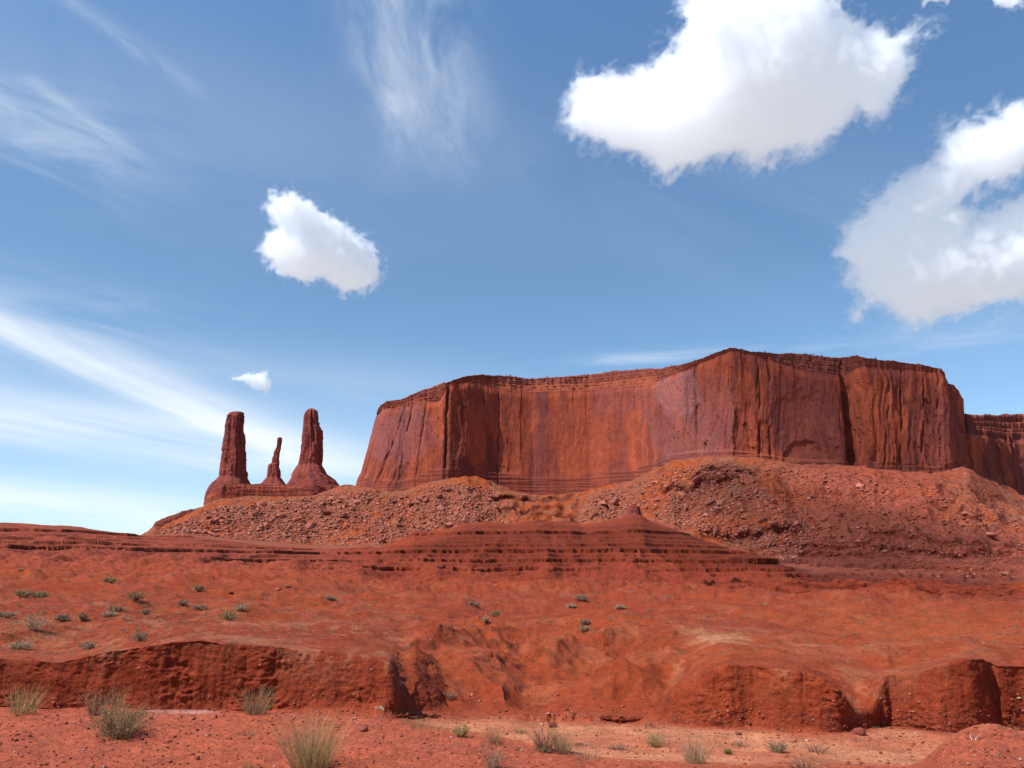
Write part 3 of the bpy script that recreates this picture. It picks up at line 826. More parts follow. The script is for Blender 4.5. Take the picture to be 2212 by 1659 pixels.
    # plateau and back
    px = np.stack([CP[-1, :, 0] + ex * d_ for d_ in (12, 60, back, back + 6)]); py = np.stack([CP[-1, :, 1] + ey * d_ for d_ in (12, 60, back, back + 6)])
    pz = np.stack([CP[-1, :, 2] - 0.6, CP[-1, :, 2] - 4, CP[-1, :, 2] - 10, np.full(ns, 0.0)])
    CP = np.concatenate([CP, np.stack([px, py, pz], -1)])
    rise = np.abs(np.gradient(CP[..., 2], axis=0)) / (np.hypot(np.gradient(CP[..., 0], axis=0), np.gradient(CP[..., 1], axis=0)) + 1e-5)
    S3 = np.broadcast_to(sarc, CP.shape[:2])
    cn = fbm(S3, CP[..., 2] * 3, S3 * 0 + seed + 22, 14, 5, None, .6)
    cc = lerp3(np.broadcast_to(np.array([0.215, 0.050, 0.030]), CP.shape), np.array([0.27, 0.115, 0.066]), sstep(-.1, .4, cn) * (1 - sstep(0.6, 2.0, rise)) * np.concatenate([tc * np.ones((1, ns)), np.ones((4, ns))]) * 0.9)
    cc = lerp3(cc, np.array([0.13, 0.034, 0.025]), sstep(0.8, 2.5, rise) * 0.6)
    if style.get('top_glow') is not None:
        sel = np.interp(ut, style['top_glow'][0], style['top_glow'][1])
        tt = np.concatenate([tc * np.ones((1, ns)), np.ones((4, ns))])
        cc = lerp3(cc, np.array([0.31, 0.075, 0.034]), sel * (1 - sstep(0.25, 0.5, tt)))  # painted-in sunlight: brighter orange low on the cap, strongest over the alcove
    base = at(T[len(T) // 2, 0], 1030, T[len(T) // 2, 1])
    root = empty(name, base)
    off = np.array(base)
    wl = link('cliff_wall', grid_mesh('cliff_wall', W - off, c), M_cliff, root)
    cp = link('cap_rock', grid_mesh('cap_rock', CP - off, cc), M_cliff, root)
    tag(root, label, 'mesa')
    return root, CP, ut


MAIN = [(790, 1120, 835, 1120, 885, 866, 5), (765, 1000, 822, 1000, 888, 874, 5), (752, 930, 813, 940, 896, 890, 6), (775, 902, 823, 908, 884, 875, 12), (800, 881, 838, 890, 881, 867, 25), (844, 864, 868, 880, 879, 861, 35),
        (900, 855, 908, 868, 871, 841, 35), (945, 848, 947, 858, 866, 829, 35), (962, 844, 964, 852, 836, 826, 18), (1010, 858, 1010, 867, 824, 812, 18), (1040, 868, 1040, 880, 828, 809, 25), (1075, 876, 1075, 892, 838, 813, 40),
        (1150, 884, 1150, 903, 846, 818, 60), (1273, 889, 1273, 907, 842, 809, 60), (1380, 868, 1380, 888, 832, 797, 60), (1412, 842, 1415, 866, 829, 796, 60), (1439, 811, 1424, 838, 822, 796, 45), (1480, 799, 1470, 815, 803, 789, 28),
        (1533, 790, 1533, 800, 775, 766, 12), (1580, 786, 1580, 796, 757, 752, 8), (1630, 791, 1628, 801, 766, 761, 10), (1680, 800, 1678, 811, 783, 762, 35), (1760, 814, 1755, 826, 806, 766, 45), (1820, 825, 1815, 838, 811, 772, 40),
        (1843, 836, 1836, 850, 806, 770, 28), (1858, 830, 1852, 840, 795, 769, 20), (1875, 831, 1868, 840, 793, 773, 20), (1934, 845, 1930, 853, 797, 779, 18), (2000, 854, 1990, 862, 800, 786, 15), (2050, 862, 2033, 872, 806, 798, 12),
        (2062, 878, 2041, 888, 815, 804, 8), (2072, 884, 2044, 893, 830, 826, 6), (2082, 898, 2060, 903, 837, 831, 5), (2091, 925, 2069, 925, 846, 842, 4), (2085, 1010, 2066, 1010, 846, 842, 4)]
sty = dict(foot_u=[750, 1000, 1060, 1110, 1220, 1290, 1400, 1500, 1600, 1850, 2090], foot_v=[13, 13, 16, 22, 24, 19, 15, 8, 5, 6, 10], plate_u=[750, 950, 960, 1050, 1080, 1400, 1430, 1640, 1690, 1820, 1850, 2090], plate_a=[.75, .75, .9, .6, .35, .35, .9, .9, .45, .45, 1, 1], flute_u=[750, 950, 1060, 1400, 1430, 1660, 1700, 1820, 1850, 2090], flute_a=[.4, .4, .2, .15, .6, .7, .25, .25, 1.3, 1.4], foot_h=17,
           cracks=[(962, 2.2, 5, .03), (1420, 2.5, 5, -.06), (1505, 1.4, 3, .0), (1640, 1.2, 3, 0), (1662, 1.6, 3, 0), (1838, 4.0, 8, -.05), (1905, 1.0, 2.5, .09), (1940, 1.2, 3, .05), (1990, 1.0, 2.5, .06), (2030, 1.0, 3, .05),
                   (1076, 1.0, 1.8, .02), (800, 1.0, 1.6, .22), (835, 1.0, 1.6, .17), (895, 1.0, 1.6, .1)],
           arches=[(1735, 1008, 52, 60, 2.2), (1720, 990, 95, 150, 1.0)],
           paint=[(1465, 850, 48, 60, (0.225, 0.098, 0.092), .7), (1470, 940, 70, 80, (0.19, 0.068, 0.062), .6), (1545, 900, 45, 110, (0.17, 0.055, 0.052), .6), (1720, 900, 90, 100, (0.175, 0.048, 0.040), .65), (1740, 1000, 60, 40, (0.28, 0.07, 0.034), .5), (1780, 1020, 150, 14, (0.17, 0.05, 0.045), .5), (2020, 930, 40, 110, (0.19, 0.052, 0.044), .5), (1100, 900, 60, 60, (0.29, 0.06, 0.03), .5), (860, 930, 80, 70, (0.225, 0.075, 0.07), .6), (1170, 960, 22, 110, (0.15, 0.042, 0.042), .6),
                  (1250, 950, 80, 80, (0.30, 0.063, 0.028), .6), (1350, 870, 70, 40, (0.19, 0.052, 0.05), .5), (1900, 900, 25, 120, (0.31, 0.068, 0.028), .5), (1640, 880, 10, 130, (0.31, 0.068, 0.03), .6)],
           top_glow=([900, 960, 1060, 1090, 1400, 1430, 1500], [.4, .1, .2, .6, .6, .1, 0]))
main_root, main_cap, main_ut = cliff('mesa', 'big red sandstone mesa with sheer walls filling the middle and right of the view', MAIN, 1500, 420, 90, sty, seed=11)
FAR = [(2040, 1000, 2040, 1008, 938, 896, 40), (2091, 985, 2091, 992, 938, 896, 40), (2130, 1008, 2130, 1018, 941, 895, 40), (2166, 1050, 2160, 1060, 945, 895, 45), (2185, 1072, 2180, 1085, 950, 894, 45), (2207, 1090, 2205, 1110, 950, 893, 45), (2300, 1150, 2300, 1165, 955, 890, 45), (2420, 1200, 2420, 1215, 955, 890, 45)]
sty2 = dict(foot_h=10, cracks=[(2160, 2, 5, 0), (2192, 3, 8, 0)], paint=[(2205, 1000, 20, 90, (0.15, 0.05, 0.05), .6)])
cliff('mesa', 'farther red mesa half hidden behind the big mesa at the right edge', FAR, 360, 220, 60, sty2, seed=41)
PED = [(458, 1000, 462, 1000, 1068, 1064, 3), (443, 952, 445, 954, 1070, 1064, 3), (455, 940, 457, 943, 1056, 1050, 4), (480, 934, 482, 938, 1048, 1044, 5), (540, 934, 540, 938, 1049, 1045, 5), (566, 934, 566, 938, 1049, 1044, 5), (619, 932, 619, 936, 1050, 1046, 5), (680, 929, 680, 933, 1050, 1046, 5), (715, 926, 714, 930, 1050, 1046, 5), (740, 926, 738, 930, 1055, 1050, 4), (756, 945, 750, 945, 1056, 1053, 3), (756, 1000, 750, 1000, 1056, 1053, 3)]
sty3 = dict(foot_h=11, scale=0.6, foot_out=1.0)
ped, _, _ = cliff('rock_fin', 'low bedded rock fin under the three spires', PED, 420, 90, 30, sty3, back=30, foot_drop=25, seed=51, ledge=3)
ped['category'] = 'rock fin'
BEN = [(322, 1000, 330, 1000, 1150, 1142, 4), (315, 942, 326, 944, 1148, 1142, 5), (330, 934, 337, 938, 1131, 1125, 6), (350, 931, 352, 936, 1124, 1119, 7), (388, 931, 388, 936, 1114, 1109, 7), (400, 932, 400, 938, 1111, 1104, 7), (423, 935, 423, 941, 1106, 1099, 7), (441, 940, 441, 946, 1099, 1094, 6), (452, 965, 450, 965, 1096, 1090, 5)]
ben, _, _ = cliff('rock_bench', 'low stepped rock bench at the left end of the talus beside the sky', BEN, 260, 80, 30, dict(foot_h=14, scale=0.5, foot_out=0.6), back=60, foot_drop=12, seed=61, ledge=3)
ben['category'] = 'rock bench'


# ------------------------------------------------------------------ spires
def spire(name, label, Lp, Rp, r, depth, seed, base_v, nz=260, na=120, k=1.0, cat='rock spire', cap=True):
    """Lp / Rp: left and right outline (u, v); rings of a rough squarish section stacked between them"""
    Lp = np.array(Lp, float); Rp = np.array(Rp, float)
    vt = min(Lp[0, 1], Rp[0, 1])
    vs = np.linspace(base_v, vt, nz)
    ul = np.interp(vs, Lp[:, 1], Lp[:, 0]); ur = np.interp(vs, Rp[:, 1], Rp[:, 0])
    pl = np.array([at(a, b, r) for a, b in zip(ul, vs)]); pr = np.array([at(a, b, r) for a, b in zip(ur, vs)])
    c0 = (pl + pr) / 2; hw = np.linalg.norm(pr - pl, axis=1) / 2
    top = np.linalg.norm(c0[-1])
    az = math.atan2(c0[0, 0], c0[0, 1]); ex = np.array([math.cos(az), -math.sin(az), 0]); ey = np.array([math.sin(az), math.cos(az), 0])
    th = np.linspace(0, 2 * math.pi, na, endpoint=False)
    e = 3.6
    cs, sn = np.cos(th), np.sin(th)
    tr0 = 0.35
    cr_2, sr_2 = np.cos(th + tr0), np.sin(th + tr0)
    rad = (np.abs(cr_2) ** e + np.abs(sr_2) ** e) ** (-1 / e)
    rad = rad / np.max(np.abs(rad * cs))
    zz = c0[:, 2][:, None] * np.ones((1, na))
    hws = smooth_cols(hw, 1.0)[:, None]
    dm = np.minimum(hws * depth, hws * depth * 0.5 + 9)
    bx = hws * rad * cs; by = dm * rad * sn
    S1 = th * np.mean(hw) * 1.2
    q1 = perlin(cs * 1.6 + zz * 0, sn * 1.6 + zz * 0, zz / (16 * k) + seed)
    q2 = perlin(cs * 3.5 + zz * 0, sn * 3.5 + zz * 0, zz / (6 * k) + seed + 4)
    arc = th[None] * 11 * k + zz * 0
    disp = slabs(arc, zz, 5.0 * k, 46 * k, seed + 3) * 1.0 * k + slabs(arc + 2, zz, 2.2 * k, 17 * k, seed + 13) * 0.5 * k + fbm(bx, by, zz * 0.7, 6 * k, 4, None, .6) * 0.4 * k
    bedd = np.tanh(perlin(zz / (1.7 * k), zz * 0, zz * 0 + seed) * 4) * 0.05 * k
    disp = disp + bedd
    damp = np.clip(hws / (7 * k), 0.25, 1.6)
    f = 1 + disp * damp / np.maximum(np.hypot(bx, by), 0.5)
    lx, ly = bx * f, by * f
    cl = (1 - sstep(0.985, 1.0, np.linspace(0, 1, nz)))[:, None] * 0.25 + 0.75
    Pp = c0[:, None, :2] + lx[..., None] * ex[:2] * cl[..., None] + ly[..., None] * ey[:2] * cl[..., None]
    Pz = zz + 0.5 * k * fbm(lx, ly, zz * 0, 6 * k, 3) * sstep(0.9, 1, np.linspace(0, 1, nz))[:, None]
    V = np.concatenate([Pp, Pz[..., None]], -1)
    off = np.array([c0[0, 0], c0[0, 1], c0[0, 2]])
    V = V - off
    idx = np.arange(nz * na).reshape(nz, na); nx_ = np.roll(idx, -1, 1)
    Q = np.stack([idx[:-1], nx_[:-1], nx_[1:], idx[1:]], -1).reshape(-1, 4)
    tipc = V[-1].mean(0) + np.array([0, 0, 0.4 * k])
    Vv = np.concatenate([V.reshape(-1, 3), tipc[None]])
    cap_t = np.stack([idx[-1], nx_[-1], np.full(na, nz * na), np.full(na, nz * na)], -1)
    st = fbm(cs * 8 + zz * 0, sn * 8 + zz * 0, zz * 0.05, 1.5, 4)
    c = lerp3(np.broadcast_to(np.array([0.215, 0.046, 0.033]), V.shape), np.array([0.15, 0.038, 0.035]), sstep(-0.1, 0.4, st + 0.3 * q1))
    c = lerp3(c, np.array([0.255, 0.06, 0.037]), sstep(0.1, 0.5, q2 - st) * 0.6)
    c = lerp3(c, np.array([0.17, 0.06, 0.05]), sstep(0.985, 1, np.linspace(0, 1, nz))[:, None] * np.ones((1, na)) * .7)
    tri = cap_t[:, :3]
    me = bpy.data.meshes.new(name)
    me.vertices.add(len(Vv)); me.vertices.foreach_set('co', Vv.astype(np.float32).ravel())
    nq, ntri = len(Q), len(tri)
    me.loops.add(nq * 4 + ntri * 3); me.polygons.add(nq + ntri)
    me.loops.foreach_set('vertex_index', np.concatenate([Q.ravel(), tri.ravel()]).astype(np.int32))
    me.polygons.foreach_set('loop_start', np.concatenate([np.arange(nq) * 4, nq * 4 + np.arange(ntri) * 3]).astype(np.int32))
    set_col(me, np.concatenate([c.reshape(-1, 3), c[-1, :1]]))
    me.polygons.foreach_set('use_smooth', np.ones(nq + ntri, bool))
    me.update()
    o = link(name, me, M_cliff, None, off)
    tag(o, label, cat)
    return o


spire('rock_spire', 'thick leftmost rock spire with a flat dark top', [(499, 890), (491, 900), (489, 910), (486, 922), (486, 935), (482, 960), (478, 977), (475, 990), (473, 1008), (470, 1031), (455, 1046), (446, 1062), (443, 1092)],
      [(529, 891), (528, 898), (527, 906), (526, 915), (525, 930), (528, 940), (530, 953), (531, 970), (531.5, 984), (533, 1031), (540, 1044), (548, 1065), (552, 1092)], 962, 0.9, 3, 1092)
spire('rock_spire', 'thin short middle rock spire like a finger', [(600, 945.5), (598, 961), (597, 966), (591, 977), (591, 984), (588, 990), (587, 1000), (580, 1004), (578, 1015), (576, 1031), (566, 1043), (556, 1055), (552, 1085)],
      [(610, 945), (609, 955), (607, 969), (604, 980), (603, 990), (603, 1008), (606, 1018), (606, 1031), (613, 1040), (622, 1050), (628, 1085)], 958, 0.9, 8, 1085, na=90, k=0.4)
spire('rock_spire', 'tall rightmost rock spire with a wide flaring foot', [(666, 883), (660, 890), (657, 897), (655, 922), (653, 945), (650, 969), (648, 985), (646, 1003), (634, 1021), (623, 1042), (616, 1055), (612, 1085)],
      [(678, 883), (687, 888), (689, 897), (690, 918), (696, 928), (697, 957), (696, 980), (694, 1004), (703, 1018), (705, 1023), (716, 1030), (724, 1036), (734, 1047), (742, 1060), (745, 1085)], 955, 0.9, 17, 1085)
spire('rock_pinnacle', 'small dark rock pinnacle standing on the crest of the ledge hill', [(1357, 1093), (1355, 1098), (1353, 1108), (1349, 1118), (1344, 1128)], [(1374, 1091), (1381, 1094), (1383, 1104), (1386, 1114), (1392, 1128)], 304, 0.8, 29, 1128, nz=90, na=90, k=0.18, cat='rock pinnacle')


# ------------------------------------------------------------------ boulders and rubble
def rock_hull(seed, npt=16, sx=1.0, sy=0.8, sz=0.6):
    r = np.random.default_rng(seed)
    bm = bmesh.new()
    for _ in range(npt):
        p = r.uniform(-1, 1, 3)
        p = p / (np.max(np.abs(p)) ** 0.7 + 1e-6)
        bm.verts.new((p[0] * sx * 0.5, p[1] * sy * 0.5, p[2] * sz * 0.5))
    res = bmesh.ops.convex_hull(bm, input=bm.verts)
    dead = [g for g in res['geom_interior'] if isinstance(g, bmesh.types.BMVert)] + [g for g in res['geom_unused'] if isinstance(g, bmesh.types.BMVert)]
    bmesh.ops.delete(bm, geom=list(set(dead)), context='VERTS')
    bmesh.ops.bevel(bm, geom=bm.edges[:], offset=0.014, segments=1, affect='EDGES')
    bmesh.ops.triangulate(bm, faces=bm.faces[:])
    V = np.array([v.co[:] for v in bm.verts]); Fc = np.array([[v.index for v in f.verts] for f in bm.faces])
    bm.free()
    return V, Fc


def simple_hull(seed, npt=9, s=(1, .8, .6)):
    r = np.random.default_rng(seed)
    bm = bmesh.new()
    for _ in range(npt):
        p = r.uniform(-1, 1, 3); p = p / (np.max(np.abs(p)) ** 0.7 + 1e-6)
        bm.verts.new(p * 0.5 * np.array(s))
    bmesh.ops.convex_hull(bm, input=bm.verts)
    bmesh.ops.triangulate(bm, faces=bm.faces[:])
    bm.verts.index_update()
    used = sorted({v.index for f in bm.faces for v in f.verts}); mp = {u: i for i, u in enumerate(used)}
    bm.verts.ensure_lookup_table()
    V = np.array([bm.verts[i].co[:] for i in used]); Fc = np.array([[mp[v.index] for v in f.verts] for f in bm.faces])
    bm.free()
    return V, Fc


def in_poly(u, v, poly):
    c = False; j = len(poly) - 1
    for i in range(len(poly)):
        if (poly[i][1] > v) != (poly[j][1] > v) and u < (poly[j][0] - poly[i][0]) * (v - poly[i][1]) / (poly[j][1] - poly[i][1]) + poly[i][0]:
            c = not c
        j = i
    return c


TL = [(350, 1152), (445, 1100), (600, 1086), (740, 1062), (850, 1074), (920, 1054), (1000, 1046), (1060, 1056), (1080, 1110), (1090, 1130), (1000, 1130), (880, 1160), (820, 1180), (690, 1180), (480, 1162)]
TRt = [(1250, 1130), (1270, 1095), (1290, 1065), (1400, 1040), (1450, 1014), (1560, 1000), (1620, 1012), (1690, 1100), (1760, 1140), (1720, 1222), (1560, 1172), (1440, 1138), (1392, 1110), (1330, 1118)]
TFR = [(1640, 1005), (1900, 1028), (2091, 1044), (2212, 1100), (2212, 1260), (1730, 1235), (1700, 1100)]


def sample(poly, nn, r_):
    us = [p[0] for p in poly]; vs = [p[1] for p in poly]; out = []
    while len(out) < nn:
        u = r_.uniform(min(us), max(us)); v = r_.uniform(min(vs), max(vs))
        if in_poly(u, v, poly):
            p, k, nn_ = hit(u, v)
            if k > 14.2: out.append((u, v, p))
    return out


brg = np.random.default_rng(21)
protos = []
for i in range(12):
    V, Fc = rock_hull(100 + i, 8 + i % 4, 1.1, brg.uniform(.55, .95), brg.uniform(.4, .75))
    protos.append(raw_mesh('boulder', V, Fc)); protos[-1].materials.append(M_bould)


def boulder(p, size, label, group, k=None, sink=0.15):
    me = protos[k if k is not None else brg.integers(0, 12)]
    o = bpy.data.objects.new('boulder', me); COL.objects.link(o)
    o.scale = (size, size, size)
    o.rotation_euler = (brg.uniform(-.5, .5), brg.uniform(-.5, .5), brg.uniform(0, 6.28))
    o.location = (p[0], p[1], p[2] + size * sink)
    tag(o, label, 'boulder', group)
    return o


def psize(px, p): return px / F * math.hypot(p[0], p[1])


p, _, _ = hit(1303, 1092)
boulder(p, psize(30, p), 'largest pale boulder alone on the orange talus below the alcove wall', None, 3, 0.2)
for poly, nn, lo, lab in ((TL, 150, 6, 'angular pinkish boulder among the rubble below the three spires and left wall'), (TRt, 95, 6, 'angular tan boulder on the talus below the jutting buttress'),
                          (TFR, 54, 6, 'angular dark red boulder on the right hand talus slope under the long wall')):
    for u, v, p in sample(poly, nn, brg):
        px = lo * 1.1 * (1 + brg.pareto(1.9)); px = min(px, 20)
        boulder(p, psize(px, p), lab, 'boulders on the talus slope')
hulls = [simple_hull(300 + i, 8 + i % 4, (1, brg.uniform(.6, 1), brg.uniform(.4, .8))) for i in range(10)]


def scatter(name, pts, sizes, mat, cols, label, cat):
    Vs, Fs, Cs = [], [], []; b = 0
    for (p, s), c in zip(zip(pts, sizes), cols):
        V, Fc = hulls[brg.integers(0, len(hulls))]
        a, b1, c1 = brg.uniform(0, 6.28), brg.uniform(-.5, .5), brg.uniform(-.5, .5)
        Rz = np.array([[math.cos(a), -math.sin(a), 0], [math.sin(a), math.cos(a), 0], [0, 0, 1]])
        Rx = np.array([[1, 0, 0], [0, math.cos(b1), -math.sin(b1)], [0, math.sin(b1), math.cos(b1)]])
        W = (V * s) @ (Rz @ Rx).T + p + np.array([0, 0, s * 0.1])
        Vs.append(W); Fs.append(Fc + b); b += len(V); Cs.append(np.repeat(c[None], len(V), 0))
    me = raw_mesh(name, np.concatenate(Vs), np.concatenate(Fs), np.concatenate(Cs))
    return tag(link(name, me, mat), label, cat, kind='stuff')


pts, sz, cl = [], [], []
for poly, nn in ((TL, 12500), (TRt, 6500), (TFR, 3800)):
    for u, v, p in sample(poly, nn, brg):
        dens = perlin(np.array(u / 60), np.array(v / 30), np.array(3.0)) + 0.35
        if brg.uniform() > 0.4 + 1.2 * dens: continue
        pts.append(p); sz.append(psize(min(2.3 * (1 + brg.pareto(2.3)), 8.0), p))
        c0 = np.array([0.36, 0.125, 0.083]) if poly is not TFR else np.array([0.25, 0.068, 0.044])
        cl.append(c0 * brg.uniform(0.7, 1.3))
scatter('rubble', pts, sz, M_rubble, cl, 'loose broken rock strewn over the talus slope', 'rubble')

# ------------------------------------------------------------------ stones on the near ground
sprotos = []
for i in range(6):
    V, Fc = rock_hull(200 + i, 16, 1.0, .8, .6)
    sprotos.append(raw_mesh('stone', V, Fc)); sprotos[-1].materials.append(M_stone)


def stone(u, v, px, label, group=None):
    p, k, _ = hit(u, v)
    o = bpy.data.objects.new('stone', sprotos[brg.integers(0, 6)]); COL.objects.link(o)
    s = psize(px, p); o.scale = (s, s, s); o.rotation_euler = (brg.uniform(-.3, .3), brg.uniform(-.3, .3), brg.uniform(0, 6.28))
    o.location = (p[0], p[1], p[2] + 0.15 * s)
    tag(o, label, 'stone', group)


for u, v, px, lab in ((1597, 1588, 11, 'small stone at the edge of the wash below the right hand bank'), (1855, 1588, 26, 'crumbly red block at the foot of the rounded right bank'), (1590, 1587, 6, 'tiny stone beside the wash stone below the right bank'),
                      (426, 1641, 13, 'dark red stone on the bare slab at the bottom left'), (610, 1608, 11, 'rounded stone left of the big yellow green tuft'), (785, 1580, 18, 'dark broken stone on the slab right of the big tuft'),
                      (378, 1593, 7, 'small dark stone on the bare slab right of the olive bush'), (1190, 1572, 22, 'red clod in the wash right of the small green tuft'), (368, 1648, 9, 'lone pebble near the bottom edge of the slab'),
                      (602, 1275, 14, 'dark flat stone on the plain, left of a pair'), (619, 1275, 13, 'dark flat stone on the plain, right of a pair'), (497, 1290, 12, 'low dark stone on the plain left of the stone pair')):
    stone(u, v, px, lab)
for i in range(70):
    u = brg.uniform(0, 2212); v = brg.uniform(1560, 1655)
    stone(u, v, brg.uniform(3, 7), 'small red stone lying on the near ground', 'stones on the near ground')
pts, sz, cl = [], [], []
for i in range(15000):
    u = brg.uniform(-20, 2230); v = brg.choice([brg.uniform(1535, 1665), brg.uniform(1420, 1560), brg.uniform(1330, 1450)], p=[.5, .2, .3])
    p, k, _ = hit(u, v)
    pts.append(p); sz.append(psize(min(1.5 * (1 + brg.pareto(2.4)), 8), p) if v > 1500 else psize(min(1.0 * (1 + brg.pareto(3.0)), 4.5), p))
    cl.append(np.array([0.26, 0.065, 0.042]) * brg.uniform(.5, 1.35) if brg.uniform() > .06 else np.array([0.42, 0.26, 0.21]))
scatter('pebbles', pts, sz, M_rubble, cl, 'fine pebbles and clods strewn over the red ground', 'pebbles')


# ------------------------------------------------------------------ plants
def plant_mat():
    m = bpy.data.materials.new('plant'); m.use_nodes = True; t = m.node_tree
    p = t.nodes['Principled BSDF']; p.inputs['Roughness'].default_value = 0.8; p.inputs['Specular IOR Level'].default_value = 0.2
    a = N(t, 'ShaderNodeAttribute', attribute_name='col')
    t.links.new(a.outputs['Color'], p.inputs['Base Color'])
    tr = N(t, 'ShaderNodeBsdfTranslucent'); t.links.new(a.outputs['Color'], tr.inputs['Color'])
    mx = N(t, 'ShaderNodeMixShader'); mx.inputs[0].default_value = 0.3
    t.links.new(p.outputs[0], mx.inputs[1]); t.links.new(tr.outputs[0], mx.inputs[2])
    t.links.new(mx.outputs[0], t.nodes['Material Output'].inputs['Surface'])
    return m


M_plant = plant_mat()
prg = np.random.default_rng(77)
STRAW = np.array([[.42, .28, .14], [.36, .25, .12], [.30, .22, .10]])
YGREEN = np.array([[.40, .275, .10], [.46, .32, .13], [.30, .24, .08], [.50, .35, .17]])
OLIVE = np.array([[.26, .175, .08], [.31, .205, .095], [.36, .24, .12], [.20, .145, .065]])
GREEN = np.array([[.15, .16, .05], [.20, .19, .065], [.26, .22, .09]])
GREY = np.array([[.28, .175, .105], [.36, .235, .145], [.22, .145, .09], [.40, .27, .17]])
REDTW = np.array([[.22, .10, .06], [.28, .14, .08], [.18, .10, .06], [.34, .20, .11]])
TAN = np.array([[.40, .27, .17], [.46, .33, .21], [.34, .23, .14]])
DKTW = np.array([[.19, .11, .07], [.24, .145, .09]])


def blades(n, h, rb, spread, bw, pal, droop=0.25, lo=0.45, up=1.0, base_dark=0.7, seg=4):
    a = prg.uniform(0, 2 * np.pi, n); rr = rb * np.sqrt(prg.uniform(0, 1, n))
    bx, by = rr * np.cos(a), rr * np.sin(a)
    tilt = spread * (rr / (rb + 1e-6)) * prg.uniform(.4, 1.15, n) + prg.normal(0, .09, n)
    da = a + prg.normal(0, .5, n)
    L = h * prg.uniform(lo, 1, n) ** 0.8
    dx, dy, dz = np.sin(tilt) * np.cos(da), np.sin(tilt) * np.sin(da), np.cos(tilt) * up
    t = np.linspace(0, 1, seg + 1)[None]
    dr = droop * prg.uniform(0, 1, n)[:, None]
    kx, ky = prg.normal(0, .06, n)[:, None], prg.normal(0, .06, n)[:, None]
    x = bx[:, None] + (dx[:, None] + np.cos(da)[:, None] * dr * t + kx * np.sin(t * 5)) * L[:, None] * t
    y = by[:, None] + (dy[:, None] + np.sin(da)[:, None] * dr * t + ky * np.sin(t * 5)) * L[:, None] * t
    z = (dz[:, None] - dr * 0.7 * t) * L[:, None] * t
    wa = prg.uniform(0, np.pi, n)[:, None]
    wd = bw * prg.uniform(.6, 1.2, n)[:, None] * (1 - 0.75 * t)
    ox, oy = np.cos(wa) * wd / 2, np.sin(wa) * wd / 2
    V = np.stack([np.stack([x - ox, y - oy, z], -1), np.stack([x + ox, y + oy, z], -1)], 2).reshape(n, -1, 3)
    m = 2 * (seg + 1)
    b = (np.arange(n) * m)[:, None]
    Q = np.concatenate([np.stack([b + 2 * i, b + 2 * i + 1, b + 2 * i + 3, b + 2 * i + 2], -1) for i in range(seg)], 1).reshape(-1, 4)
    c = pal[prg.integers(0, len(pal), n)] * prg.uniform(.75, 1.25, n)[:, None]
    cc = np.repeat(c[:, None], m, 1).reshape(-1, 3)
    tips = np.stack([x[:, -1], y[:, -1], z[:, -1]], -1)
    return V.reshape(-1, 3), Q, cc, (x, y, z, tips)


def leaves(xyz, per, size, pal, t0=0.35, jit=0.06):
    x, y, z, _ = xyz
    n, m = x.shape
    i = prg.integers(0, n, n * per); t = prg.uniform(t0, 1, n * per) * (m - 1)
    k = np.minimum(t.astype(int), m - 2); f = t - k
    g = lambda a: a[i, k] * (1 - f) + a[i, k + 1] * f
    c = np.stack([g(x), g(y), g(z)], -1) + prg.normal(0, jit, (n * per, 3)) * size * 6
    d = prg.normal(0, 1, (n * per, 3)); d[:, 2] = np.abs(d[:, 2]) + .3; d /= np.linalg.norm(d, axis=1, keepdims=True)
    e = np.cross(d, prg.normal(0, 1, (n * per, 3))); e /= np.linalg.norm(e, axis=1, keepdims=True) + 1e-9
    s = size * prg.uniform(.5, 1.3, n * per)[:, None]
    V = np.stack([c - e * s * .28, c + d * s, c + e * s * .28, c - d * s * .3], 1).reshape(-1, 3)
    V[:, 2] = np.maximum(V[:, 2], 0.0)
    Q = np.arange(n * per * 4).reshape(-1, 4)
    cc = np.repeat(pal[prg.integers(0, len(pal), n * per)] * prg.uniform(.75, 1.25, n * per)[:, None], 4, 0)
    return V, Q, cc


def join(*parts):
    b = 0; Vs, Qs, Cs = [], [], []
    for V, Q, C_ in parts:
        Vs.append(V); Qs.append(Q + b); Cs.append(C_); b += len(V)
    return np.concatenate(Vs), np.concatenate(Qs), np.concatenate(Cs)


def place(u, v):
    p, k, _ = hit(u, v)
    return p, math.hypot(p[0], p[1])


def grass(u, v, wpx, hpx, n, pals, label, spread=0.45, bw=0.9, group=None, name='grass_tuft', droop=.25, basefrac=.28):
    p, r = place(u, v); k = r / F
    sets = []
    for pal, f in pals:
        V, Q, c, _ = blades(int(n * f), hpx * k, wpx * k * basefrac, spread, bw * k, pal, droop)
        sets.append((V, Q, c))
    V, Q, c = join(*sets)
    o = link(name, raw_mesh(name, V, Q, c), M_plant, None, p - np.array([0, 0, .01]))
    return tag(o, label, 'grass tuft', group)


def bush(u, v, wpx, hpx, n, spal, lpal, label, spread=1.0, per=14, lsize=2.2, sw=1.0, group=None, name='shrub', cat='shrub', t0=.35, basefrac=.12):
    p, r = place(u, v); k = r / F
    root = empty(name, p - np.array([0, 0, .01]))
    V, Q, c, xyz = blades(n, hpx * k, wpx * k * basefrac, spread, sw * k, spal, .2, .55)
    xs = (wpx * .5 * k) / (np.percentile(np.hypot(xyz[0][:, -1], xyz[1][:, -1]), 85) + 1e-6)
    xs = min(max(xs, .6), 1.8)
    V[:, :2] *= xs; xyz = (xyz[0] * xs, xyz[1] * xs, xyz[2], None)
    link('stems', raw_mesh('stems', V, Q, c), M_plant, root)
    if per:
        V, Q, c = leaves(xyz, per, lsize * k, lpal, t0)
        link('foliage', raw_mesh('foliage', V, Q, c), M_plant, root)
    return tag(root, label, cat, group)


